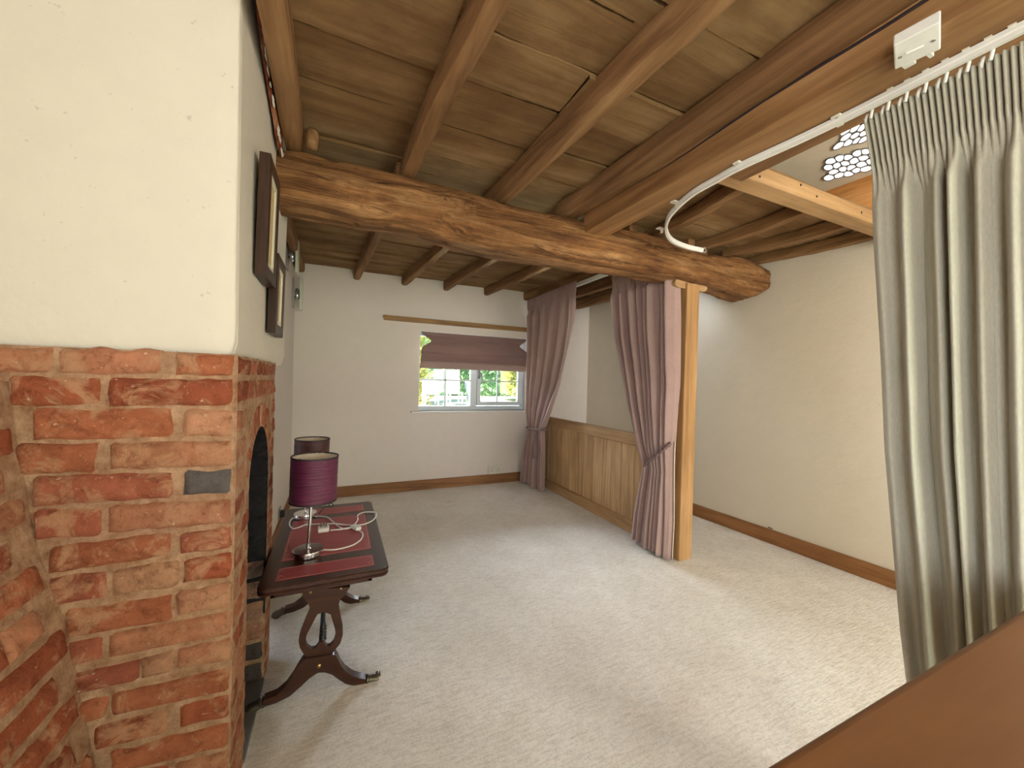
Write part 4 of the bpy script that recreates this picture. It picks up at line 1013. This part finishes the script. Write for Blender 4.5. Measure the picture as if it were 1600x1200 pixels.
# ------------------------------------------------------------------ picture frames
def picture(near_top, near_bot, far_top, far_bot, Xf, thick, label):
    # corners of the front face, surveyed in the plane of the face
    q = [onx(*near_bot, Xf), onx(*far_bot, Xf), onx(*far_top, Xf), onx(*near_top, Xf)]
    y0 = (q[0].y+q[3].y)/2; y1 = (q[1].y+q[2].y)/2; z0 = (q[0].z+q[1].z)/2; z1 = (q[2].z+q[3].z)/2
    t = thing('picture_frame', (Xf-thick/2, (y0+y1)/2, z0), label, 'picture', 'dark framed pictures on the chimney breast')
    fwid = 0.042
    lean = lambda y, z, h: Vector((Xf+h+(z-z0)*0.02, y, z))
    def fr(a, h0, h1, mat, name, par):
        b = MB()
        o_ = [(y0+a[0], z0+a[0]), (y1-a[0], z0+a[0]), (y1-a[0], z1-a[0]), (y0+a[0], z1-a[0])]
        i_ = [(y0+a[1], z0+a[1]), (y1-a[1], z0+a[1]), (y1-a[1], z1-a[1]), (y0+a[1], z1-a[1])]
        vs = [lean(*p, h0) for p in o_]+[lean(*p, h1) for p in o_]+[lean(*p, h1) for p in i_]+[lean(*p, h0) for p in i_]
        b.add(vs, [(r*4+k, r*4+(k+1)%4, ((r+1)%4)*4+(k+1)%4, ((r+1)%4)*4+k) for r in range(4) for k in range(4)]); return obj(name, b, mat, par, bevel=0.002)
    fr((0, fwid), -thick, 0, M['frame_wood'], 'frame', t)
    fr((fwid, fwid+0.02), -0.012, -0.004, M['gilt'], 'slip', t)
    b = MB(); a = fwid+0.018; b.add([lean(y0+a, z0+a, -0.010), lean(y1-a, z0+a, -0.010), lean(y1-a, z1-a, -0.010), lean(y0+a, z1-a, -0.010), lean(y0+a, z0+a, -0.018), lean(y1-a, z0+a, -0.018), lean(y1-a, z1-a, -0.018), lean(y0+a, z1-a, -0.018)], [(0, 1, 2, 3), (7, 6, 5, 4)]); obj('mount', b, M['mount'], t)
    return t
picture((424, 245), (410, 416), (440, 312), (424, 447), XC+0.038, 0.034, 'dark wooden picture frame on the chimney breast, nearer and higher of the two')
picture((434, 388), (430, 518), (447, 430), (439, 528), XC+0.036, 0.032, 'smaller dark picture frame on the chimney breast, farther and lower of the two')

# ------------------------------------------------------------------ wall lights
def sconce(px, pxs, pz, label, h):
    q = onx(px, pz, XL+0.01); y = q.y; z = q.z; xs = ony(pxs, pz, y).x
    t = thing('wall_light', (XL, y, z-0.1), label, 'wall light', 'silver wall lights on the left wall')
    b = MB(); b.box((XL, y-0.06, z-h*0.42), (XL+0.014, y+0.06, z+h*0.42)); obj('back_plate', b, M['steel'], t, bevel=0.003)
    b = MB(); b.tube([(XL+0.01, y, z-0.03), ((XL+xs)/2, y, z-0.07), (xs-0.01, y, z-0.02)], 0.009, 8); b.lathe([(0.014, -0.06), (0.024, -0.05), (0.020, 0.04), (0.012, 0.05)], ((XL+xs)/2, y, z), 16); obj('arm', b, M['chrome'], t, smooth=True)
    b = MB(); b.box((xs-0.016, y-0.07, z-h*0.5), (xs+0.004, y+0.07, z+h*0.5)); obj('shade', b, M['glassy'], t, bevel=0.003)
sconce(450, 466, 395, 'silver wall light with a pale glass shade, nearer of the two on the left wall', 0.36)
sconce(459, 472, 458, 'silver wall light lower and farther along the left wall by the corner', 0.34)

# ------------------------------------------------------------------ small fittings
def socket(x0, x1, z0, z1, label):
    t = thing('wall_socket', ((x0+x1)/2, YB, z0), label, 'socket')
    b = MB(); b.box((x0, YB-0.012, z0), (x1, YB, z1)); obj('face_plate', b, M['cream_plastic'], t, bevel=0.003)
    for k in (0.25, 0.75):
        xc = x0+(x1-x0)*k; zc_ = (z0+z1)/2
        b = MB()
        b.box((xc-0.003, YB-0.0135, zc_+0.008), (xc+0.003, YB-0.0115, zc_+0.022)); b.box((xc-0.018, YB-0.0135, zc_-0.016), (xc-0.010, YB-0.0115, zc_-0.010)); b.box((xc+0.010, YB-0.0135, zc_-0.016), (xc+0.018, YB-0.0115, zc_-0.010)); obj('pin_holes', b, M['black'], t)
    for k in (0.42, 0.58):
        xc = x0+(x1-x0)*k; b = MB(); b.box((xc-0.006, YB-0.016, z1-0.035), (xc+0.006, YB-0.011, z1-0.015)); obj('switch', b, M['cream_plastic'], t)
s0 = ony(763, 728, YB-0.01); s1 = ony(783, 740, YB-0.01)
socket(s0.x, s1.x, s1.z, s0.z, 'cream double socket low on the far wall left of the corner curtain')
q = onx(440, 802, XL+0.02); b = MB(); b.box((XL, q.y-0.05, q.z-0.05), (XL+0.01, q.y+0.05, q.z+0.05)); ws_ = thing('wall_socket', (XL, q.y, q.z-0.05), 'wall socket with a black plug on the left wall behind the table lamps', 'socket')
obj('face_plate', b, M['steel'], ws_, bevel=0.002); b = MB(); b.box((XL+0.01, q.y-0.025, q.z-0.03), (XL+0.045, q.y+0.025, q.z+0.025)); obj('plug', b, M['black'], ws_, bevel=0.005)
q = onx(1203, 822, 3.44); xw = wallx(q.y)
b = MB(); b.tube([(xw-0.001, q.y-0.012, 0.128), (xw-0.02, q.y-0.012, 0.132), (xw-0.024, q.y, 0.140), (xw-0.02, q.y+0.012, 0.132), (xw-0.001, q.y+0.012, 0.128)], 0.004, 6)
tag(obj('cable_clip', b, M['brass'], None, smooth=True), 'tiny brass cable clip on top of the skirting along the right wall', 'clip')

# ------------------------------------------------------------------ coffee table
TX0, TX1, TY0, TY1, TZ = -0.262, 0.212, 1.665, 2.62, 0.55
tb = thing('coffee_table', ((TX0+TX1)/2, (TY0+TY1)/2, 0), 'dark mahogany lyre-ended coffee table with red leather panels beside the fireplace', 'table')
def rrect(x0, y0, x1, y1, r, n=6):
    P = []
    for (cx, cy, a0) in ((x1-r, y0+r, -PI/2), (x1-r, y1-r, 0), (x0+r, y1-r, PI/2), (x0+r, y0+r, PI)):
        for k in range(n+1): a = a0+PI/2*k/n; P.append((cx+r*math.cos(a), cy+r*math.sin(a)))
    return P
b = MB()
layers = [(0.010, TZ-0.034), (0.002, TZ-0.030), (0.0, TZ-0.022), (0.004, TZ-0.019), (0.004, TZ-0.016), (0.0, TZ-0.013), (0.0, TZ-0.004), (0.004, TZ)]
rings = [[(x, y, z) for (x, y) in rrect(TX0+i_, TY0+i_, TX1-i_, TY1-i_, 0.03)] for (i_, z) in layers]
n = len(rings[0]); b.add([p for r in rings for p in r], [(j*n+k, j*n+(k+1)%n, (j+1)*n+(k+1)%n, (j+1)*n+k) for j in range(len(rings)-1) for k in range(n)]+[tuple(range(n))[::-1], tuple((len(rings)-1)*n+k for k in range(n))])
obj('table_top', b, M['mahog'], tb)
for (y0, y1, nm) in ((TY0+0.05, TY0+0.155, 0), (TY0+0.225, TY0+0.715, 1), (TY0+0.78, TY0+0.895, 0)):
    x0, x1 = TX0+0.055, TX1-0.055
    b = MB(); b.box((x0, y0, TZ-0.001), (x1, y1, TZ+0.0012)); lp = obj('leather_panel', b, M['leather'], tb)
    b = MB()
    e = 0.012
    for (a0, a1, c0, c1) in ((x0+0.004, x1-0.004, y0+0.004, y0+0.0065), (x0+0.004, x1-0.004, y1-0.0065, y1-0.004), (x0+0.004, x0+0.0065, y0+0.004, y1-0.004), (x1-0.0065, x1-0.004, y0+0.004, y1-0.004)):
        b.box((a0, c0, TZ+0.0011), (a1, c1, TZ+0.0017))
    # little scrolls along the short borders
    for xs in (x0+0.016, x1-0.016):
        m = max(2, int((y1-y0)/0.035))
        for k in range(m):
            yc = y0+(k+0.5)*(y1-y0)/m
            b.tube([(xs+0.007*math.cos(a), yc+0.010*math.sin(a*0.9), TZ+0.0014) for a in [4.6*i/7 for i in range(8)]], 0.0011, 4)
    obj('tooled_border', b, M['tooling'], lp)
YT0, YT1 = 1.80, 2.46
cc = lambda x, y: (lambda q: (q.x, q.z))(ony(380+x/4.615, 860+y/4.615, YT0))
# apron
b = MB(); b.box((TX0+0.035, TY0+0.09, TZ-0.085), (TX1-0.06, TY0+0.108, TZ-0.034)); b.box((TX0+0.035, TY1-0.108, TZ-0.085), (TX1-0.06, TY1-0.09, TZ-0.034))
b.box((TX0+0.035, TY0+0.09, TZ-0.085), (TX0+0.052, TY1-0.09, TZ-0.034)); b.box((TX1-0.077, TY0+0.09, TZ-0.085), (TX1-0.06, TY1-0.09, TZ-0.034)); obj('apron', b, M['mahog'], tb, bevel=0.002)
lyL = [(425,280),(430,325),(475,380),(482,415),(445,500),(412,580),(400,640),(410,690),(440,740),(470,762)]
lyR = [(770,255),(735,310),(700,345),(690,375),(692,410),(706,480),(718,540),(718,600),(700,660),(660,710),(640,735)]
holeL = [(582,436),(556,440),(535,455),(522,475),(490,540),(458,600),(450,650),(465,685),(490,702),(520,698),(540,672),(556,648),(572,648)]
holeR = [(600,436),(618,440),(632,455),(645,500),(662,555),(668,600),(652,650),(630,676),(606,684),(592,668),(580,648),(574,648)]
def lyre(dy, par):
    def mk(P): return [(p[0], p[1]) for p in [cc(*q) for q in P]]
    fn = lambda x, z, d: (x, d+dy, z)
    b = MB()
    # left half: outer left + inner left; right half likewise, meeting at the middle
    mid_t = cc(592, 268); mid_th = cc(591, 436); mid_b = cc(560, 748); mid_bh = cc(573, 650)
    L_ = mk(lyL); HL = mk(holeL); R_ = mk(lyR); HR = mk(holeR)
    def strip(O, I):
        # quads between resampled outer and inner curves
        def rs(P, n):
            ds = [0]
            for a, c in zip(P, P[1:]): ds.append(ds[-1]+math.hypot(c[0]-a[0], c[1]-a[1]))
            out = []
            for i in range(n+1):
                t = ds[-1]*i/n
                for j in range(len(P)-1):
                    if t <= ds[j+1]+1e-9: f = (t-ds[j])/max(1e-9, ds[j+1]-ds[j]); out.append((P[j][0]+(P[j+1][0]-P[j][0])*f, P[j][1]+(P[j+1][1]-P[j][1])*f)); break
            return out
        n = 30; O = rs(O, n); I = rs(I, n); y0, y1 = YT0-0.011, YT0+0.011
        vs = [fn(*p, y0) for p in O]+[fn(*p, y0) for p in I]+[fn(*p, y1) for p in I]+[fn(*p, y1) for p in O]; m = n+1
        b.add(vs, [(r*m+i, r*m+i+1, ((r+1)%4)*m+i+1, ((r+1)%4)*m+i) for r in range(4) for i in range(n)])
    cut = 3
    # solid shoulder above the opening
    sh = mk(lyL[:4]); sr_ = mk(lyR[:5])
    b.prism(sh+[cc(535, 452), cc(582, 433), cc(632, 452)]+sr_[::-1], fn, YT0-0.011, YT0+0.011)
    strip(mk(lyL[3:]+[(560, 752)]), mk(holeL[2:]))
    strip(mk(lyR[4:]+[(560, 752)]), mk(holeR[2:]))
    ob = obj('lyre_end', b, M['mahog_z'], par)
    return ob
base_t = [(150,1058),(240,1022),(310,962),(360,890),(400,820),(430,775),(470,757),(560,744),(640,730),(665,732),(685,760),(700,800),(740,850),(790,885),(840,900),(882,905)]
base_b = [(882,955),(840,962),(800,962),(740,950),(690,918),(640,882),(590,866),(540,868),(480,908),(420,965),(340,1035),(240,1085),(150,1112)]
def legs(dy, par):
    P = [cc(*q) for q in base_t+base_b]
    # straighten on to the floor
    b = MB(); tl = [cc(*q) for q in base_t]; bl_ = [cc(*q) for q in base_b][::-1]
    def rs(P, xs):
        return [lerp(sorted(P), x) for x in xs]
    xs = [tl[0][0]+(tl[-1][0]-tl[0][0])*i/60 for i in range(61)]
    zt_l = rs(tl, xs); zb_l = rs(bl_, xs)
    # straight part between the feet; leg section is rounded on the underside
    vs = []
    for x, a, c in zip(xs, zt_l, zb_l):
        w = 0.020
        for (u, t) in ((-w, 1), (-w*1.1, 0.5), (-w*0.6, 0), (w*0.6, 0), (w*1.1, 0.5), (w, 1)): vs.append((x, YT0+dy+u, c+(a-c)*t))
    b.add(vs, [(i*6+k, i*6+(k+1)%6, (i+1)*6+(k+1)%6, (i+1)*6+k) for i in range(60) for k in range(6)]+[tuple(range(6)), tuple(60*6+k for k in range(6))])
    lg = obj('splayed_legs', b, M['mahog_z'], par, smooth=True, auto=40)
    for (x, sgn, px0, px1) in ((xs[-1], 1, 0, 0), (xs[0], -1, 0, 0)):
        zc_ = (lerp(sorted(tl), x)+lerp(sorted(bl_), x))/2
        b = MB(); sx = sgn
        prof_ = [(0.017, 0), (0.022, 0.004), (0.022, 0.010), (0.018, 0.014), (0.019, 0.03), (0.022, 0.045), (0.020, 0.055), (0.008, 0.058)]
        mb = MB(); mb.lathe([(r, h*sx) for r, h in prof_], (0, 0, 0), 18, axis='x')
        tilt = Matrix.Rotation((0.16 if sgn > 0 else -0.42)*1.0, 3, 'Y')
        b.add([tilt @ v + Vector((x, YT0+dy, zc_)) for v in mb.v], mb.f)
        cpp = obj('foot_cap', b, M['brass'], par, smooth=True, auto=40)
        fx_ = x+sx*0.052; b = MB(); b.lathe([(0.001, -0.008), (0.012, -0.007), (0.012, 0.007), (0.001, 0.008)], (fx_, YT0+dy, 0.0125), 18, axis='y'); obj('caster', b, M['brass'], cpp, smooth=True, auto=40)
    q = cc(548, 808); b = MB(); b.lathe([(0.009, 0.0), (0.008, -0.003), (0.001, -0.005)], (q[0], YT0+dy-0.020, q[1]), 14, axis='y'); obj('button', b, M['gold'], par, smooth=True)
    for (bx, by) in ((486, 292), (703, 266)):
        q = cc(bx, by); b = MB(); b.lathe([(0.006, 0.0), (0.005, -0.003), (0.001, -0.004)], (q[0], YT0+dy-0.011, q[1]), 12, axis='y'); obj('screw_cap', b, M['gold'], par, smooth=True)
    q0 = cc(578, 640); q1 = cc(580, 430)
    b = MB(); hgt = q1[1]-q0[1]
    pr_ = []
    for i in range(40):
        t = i/39; r = 0.010 if t < 0.55 else 0.0065
        if t < 0.52: r += 0.0035*math.sin(t*60)
        if t < 0.06: r = 0.013
        pr_.append((r, q0[1]+hgt*t))
    b.lathe(pr_, ((q0[0]+q1[0])/2, YT0+dy, 0), 14); obj('turned_spindle', b, M['black'], par, smooth=True)
lyre(0, tb); legs(0, tb); lyre(YT1-YT0, tb); legs(YT1-YT0, tb)
q = cc(560, 700); b = MB(); b.tube([(q[0], YT0, q[1]-0.02), (q[0], YT1, q[1]-0.02)], 0.011, 10); obj('stretcher', b, M['mahog'], tb, smooth=True)

# ------------------------------------------------------------------ table lamps
def lamp(cxy, zs0, zs1, rs_, rb, mshade, label, tilt, lean):
    x, y = cxy; t = thing('table_lamp', (x, y, TZ), label, 'lamp', 'table lamps on the coffee table')
    z = TZ+0.0018
    b = MB(); b.lathe([(rb*0.98, z), (rb, z+0.002), (rb, z+0.020), (rb*0.985, z+0.023), (0.012, z+0.024), (0.006, z+0.028)], (x, y, 0), 48); obj('base', b, M['chrome'], t, smooth=True, auto=30)
    b = MB(); b.tube([(x, y, z+0.022), (x+lean*0.6, y, zs0+0.03)], 0.0065, 14); b.lathe([(0.016, zs0+0.02), (0.018, zs0+0.03), (0.018, zs0+0.07), (0.012, zs0+0.08)], (x+lean*0.6, y, 0), 18); obj('stem', b, M['chrome'], t, smooth=True, auto=40)
    R_ = Matrix.Rotation(tilt, 3, 'Y') ; cS = Vector((x+lean, y, (zs0+zs1)/2)); hh = (zs1-zs0)/2
    def tr_(mb): return [R_ @ v + cS for v in mb.v]
    def sh(prof, mat, nm, rough=0):
        mb = MB(); mb.lathe(prof, (0, 0, 0), 64, closed=True)
        if rough:
            for v in mb.v:
                if math.hypot(v.x, v.y) > rs_*0.97:
                    k = 1+0.012*noise.noise(Vector((v.x*9, v.y*9, v.z*70)))+0.010*noise.noise(Vector((v.x*6+4, v.y*6, v.z*25))); v.x *= k; v.y *= k
        b = MB(); b.add(tr_(mb), mb.f); return obj(nm, b, mat, t, smooth=True, auto=60)
    nn = 26
    s_ = sh([(rs_*0.985, -hh)]+[(rs_, -hh+2*hh*i/nn) for i in range(nn+1)]+[(rs_*0.985, hh)], mshade, 'shade', 1)
    sh([(rs_*0.975, -hh+0.001), (rs_*0.983, -hh+0.001), (rs_*0.983, hh-0.001), (rs_*0.975, hh-0.001)], M['shade_in'], 'lining')
    sh([(rs_*0.975, hh-0.004), (rs_*1.01, hh-0.004), (rs_*1.01, hh+0.003), (rs_*0.975, hh+0.003)], M['dark_trim'], 'top_trim')
    sh([(rs_*0.975, -hh-0.003), (rs_*1.01, -hh-0.003), (rs_*1.01, -hh+0.004), (rs_*0.975, -hh+0.004)], M['dark_trim'], 'bottom_trim')
    mb = MB(); 
    for a in (0.3, 0.3+2*PI/3, 0.3+4*PI/3): mb.tube([(0.02*math.cos(a), 0.02*math.sin(a), hh-0.05), (rs_*0.97*math.cos(a), rs_*0.97*math.sin(a), hh-0.02)], 0.0018, 6)
    mb.lathe([(0.022, hh-0.052), (0.024, hh-0.05), (0.022, hh-0.048)], (0, 0, 0), 18, closed=True)
    b = MB(); b.add(tr_(mb), mb.f); obj('shade_ring', b, M['steel'], t, smooth=True)
L1 = onz(481, 866, TZ); y1 = L1.y
zA, zB_ = ony(490, 781, y1).z, ony(491, 713, y1).z; xs_ = ony(491, 745, y1).x
r1 = (ony(529, 745, y1).x-ony(452, 745, y1).x)/2*0.97
lamp((L1.x, y1), zA, zB_, r1, r1*0.66, M['plum'], 'chrome table lamp with a plum shade, nearer end of the coffee table', 0.02, xs_-L1.x)
L2 = onz(477, 808, TZ); y2 = L2.y
zA2, zB2 = ony(488, 748, y2).z, ony(488, 686, y2).z; x2 = ony(487, 715, y2).x
r2 = (ony(516, 700, y2).x-ony(459, 700, y2).x)/2*0.97
lamp((L2.x, y2), zA2, zB2, r2, r2*0.66, M['browny'], 'chrome table lamp with a dark chocolate shade, behind the plum one', 0.02, x2-L2.x)

# white flexes
def zc3(px, py, dz=0.004): q = onz(px, py, TZ+dz); return Vector((q.x, q.y, TZ+dz))
T3 = lambda x, y: (370+x/4.615, 640+y/4.615)
c1 = [T3(*p) for p in ((628, 1010), (700, 1010), (780, 995), (850, 970), (900, 930), (905, 890), (870, 868))]
c2 = [T3(*p) for p in ((835, 845), (760, 862), (700, 868), (676, 870))]
cab = thing('lamp_flex', (0.1, 2.0, TZ), 'white lamp flex with an inline switch looping over the red leather from the nearer lamp', 'cable', 'white lamp flexes')
b = MB(); b.tube(cr([zc3(*p) for p in c1], 8), 0.0034, 8); b.tube(cr([zc3(*p, 0.006) for p in c2], 8), 0.0034, 8); obj('flex', b, M['white_plastic'], cab, smooth=True)
sw = zc3(*T3(858, 858)); 
def slab(c, l, w, h, ang, mb):
    d = Vector((math.cos(ang), math.sin(ang), 0)); e = Vector((-d.y, d.x, 0)); c = Vector((c.x, c.y, TZ+0.002))
    vs = [c+d*sx*l/2+e*sy*w/2+Vector((0, 0, z_)) for z_ in (0, h) for sx, sy in ((-1, -1), (1, -1), (1, 1), (-1, 1))]
    mb.add(vs, [(3, 2, 1, 0), (4, 5, 6, 7), (0, 1, 5, 4), (1, 2, 6, 5), (2, 3, 7, 6), (3, 0, 4, 7)])
b = MB(); slab(sw, 0.062, 0.030, 0.018, -1.1, b); obj('inline_switch', b, M['white_plastic'], cab, bevel=0.004)
pg = zc3(*T3(625, 872)); b = MB(); slab(pg, 0.052, 0.055, 0.022, 0.05, b); plg = obj('plug', b, M['white_plastic'], cab, bevel=0.006)
b = MB()
for (dx_, dy_) in ((-0.012, 0.0), (0.012, 0.0), (0.0, 0.016)): b.box((pg.x+dx_-0.003, pg.y+dy_-0.002, TZ+0.02), (pg.x+dx_+0.003, pg.y+dy_+0.002, TZ+0.042))
obj('pin', b, M['brass'], plg)
cab2 = thing('lamp_flex', (0.1, 2.3, TZ), 'white lamp flex coiled across the table from the chocolate shaded lamp', 'cable', 'white lamp flexes')
c3 = [T3(*p) for p in ((585, 768), (650, 775), (700, 815), (745, 850), (790, 860), (830, 845), (870, 800), (872, 762), (910, 742), (960, 738), (1005, 745), (995, 785), (950, 815), (890, 832), (800, 832), (700, 822), (600, 825), (500, 830), (450, 848), (405, 858), (380, 830), (395, 790), (450, 768), (520, 765), (580, 770))]
b = MB(); b.tube(cr([zc3(*p, 0.004+0.004*(i % 2)) for i, p in enumerate(c3)], 8), 0.0034, 8); obj('flex', b, M['white_plastic'], cab2, smooth=True)
b = MB(); p0, p1 = zc3(*T3(590, 752)), zc3(*T3(668, 690), 0.03); b.tube([p0, p0.lerp(p1, 0.5)+Vector((0, 0, 0.012)), p1], 0.0025, 6); b.tube([p1+Vector((0.011*math.cos(a)+0.008, 0.0, 0.011*math.sin(a))) for a in [2*PI*i/12 for i in range(13)]], 0.0025, 6); obj('wire_loop', b, M['black'], cab2, smooth=True)

# ------------------------------------------------------------------ foreground timber top
fg = thing('balustrade_top', (0.85, 0.0, 0), 'broad smooth brown varnished timber top in the near right corner', 'balustrade')
b = MB(); b.box((0.12, -0.34, 0.845), (1.50, 0.287, 0.90)); obj('cap', b, M['fore'], fg, bevel=0.014, seg=5)
b = MB(); b.box((1.02, -0.20, 0.0), (1.46, 0.16, 0.845)); obj('body', b, M['panel'], fg, bevel=0.004)

# ------------------------------------------------------------------ garden
b = MB(); b.grid(lambda s, t: Vector((-25+60*s, 4.96+30*t, -0.02+0.72*min(1, t*1.4)**1.2)), 20, 30)
tag(obj('lawn', b, M['lawn'], None, smooth=True), 'sunlit lawn rising away outside the window', 'lawn', kind='structure')
def hedge(x0, x1, y0, y1, z0, z1, mat, name, label, cat, nleaf, seed, kind='stuff'):
    random.seed(seed); b = MB()
    b.box((x0+0.3, y0+0.3, z0), (x1-0.3, y1, z1-0.3))
    for i in range(nleaf):
        x = random.uniform(x0, x1); z = random.uniform(z0, z1); y = y0+0.25*noise.noise(Vector((x, z, seed)))*2+random.uniform(0, 0.35)
        if random.random() < 0.25: z = z1+random.uniform(-0.2, 0.15); y = random.uniform(y0, y1)
        s = random.uniform(0.10, 0.2); a = Vector([random.uniform(-1, 1) for _ in range(3)]).normalized(); c = a.orthogonal().normalized(); d = a.cross(c)
        p = Vector((x, y, z)); b.add([p-c*s, p-d*s*0.5, p+c*s, p+d*s*0.5], [(0, 1, 2, 3)])
    return tag(obj(name, b, mat, None, normals=False), label, cat, kind=kind)
hedge(-2, 20, 20, 22, 0.5, 3.4, M['leaf'], 'garden_hedge', 'tall green hedge across the garden outside the window', 'hedge', 9000, 1)
hedge(7.2, 9.3, 16.5, 18.0, 0.7, 4.0, M['leaf_y'], 'golden_shrub', 'golden yellow shrub in front of the hedge on the right', 'shrub', 1600, 2, None)
hedge(2.6, 3.5, 15.5, 16.5, 0.3, 4.0, M['leaf_y'], 'golden_shrub', 'golden yellow shrub at the left edge of the window view', 'shrub', 500, 4, None)
random.seed(5)
def gchair(x, y, z, rz, label):
    t = thing('garden_chair', (x, y, z), label, 'garden chair', 'white chairs on the lawn')
    def bx(n_, a, c):
        b = MB(); b.box((x+a[0], y+a[1], z+a[2]), (x+c[0], y+c[1], z+c[2])); obj(n_, b, M['white_plastic'], t, bevel=0.01)
    bx('seat', (-0.28, -0.28, 0.40), (0.28, 0.28, 0.46)); bx('backrest', (-0.28, 0.22, 0.46), (0.28, 0.28, 1.0))
    for sx in (-0.28, 0.23):
        for sy in (-0.28, 0.23): bx('leg', (sx, sy, 0), (sx+0.05, sy+0.05, 0.40))
gchair(3.3, 15.0, 0.34, 0, 'white garden chair on the lawn at the left of the window view')
gchair(4.35, 15.3, 0.35, 0, 'white garden chair nearer the middle of the left window pane')
b = MB(); b.lathe([(0.18, 0.45), (0.22, 0.5), (0.16, 0.6), (0.25, 0.9), (0.30, 1.25), (0.26, 1.27)], (5.6, 17, 0), 24)
tag(obj('garden_urn', b, plain('grey_stone', (0.4, 0.45, 0.5), 0.8), None, smooth=True), 'tall grey stone urn standing on the lawn', 'urn')
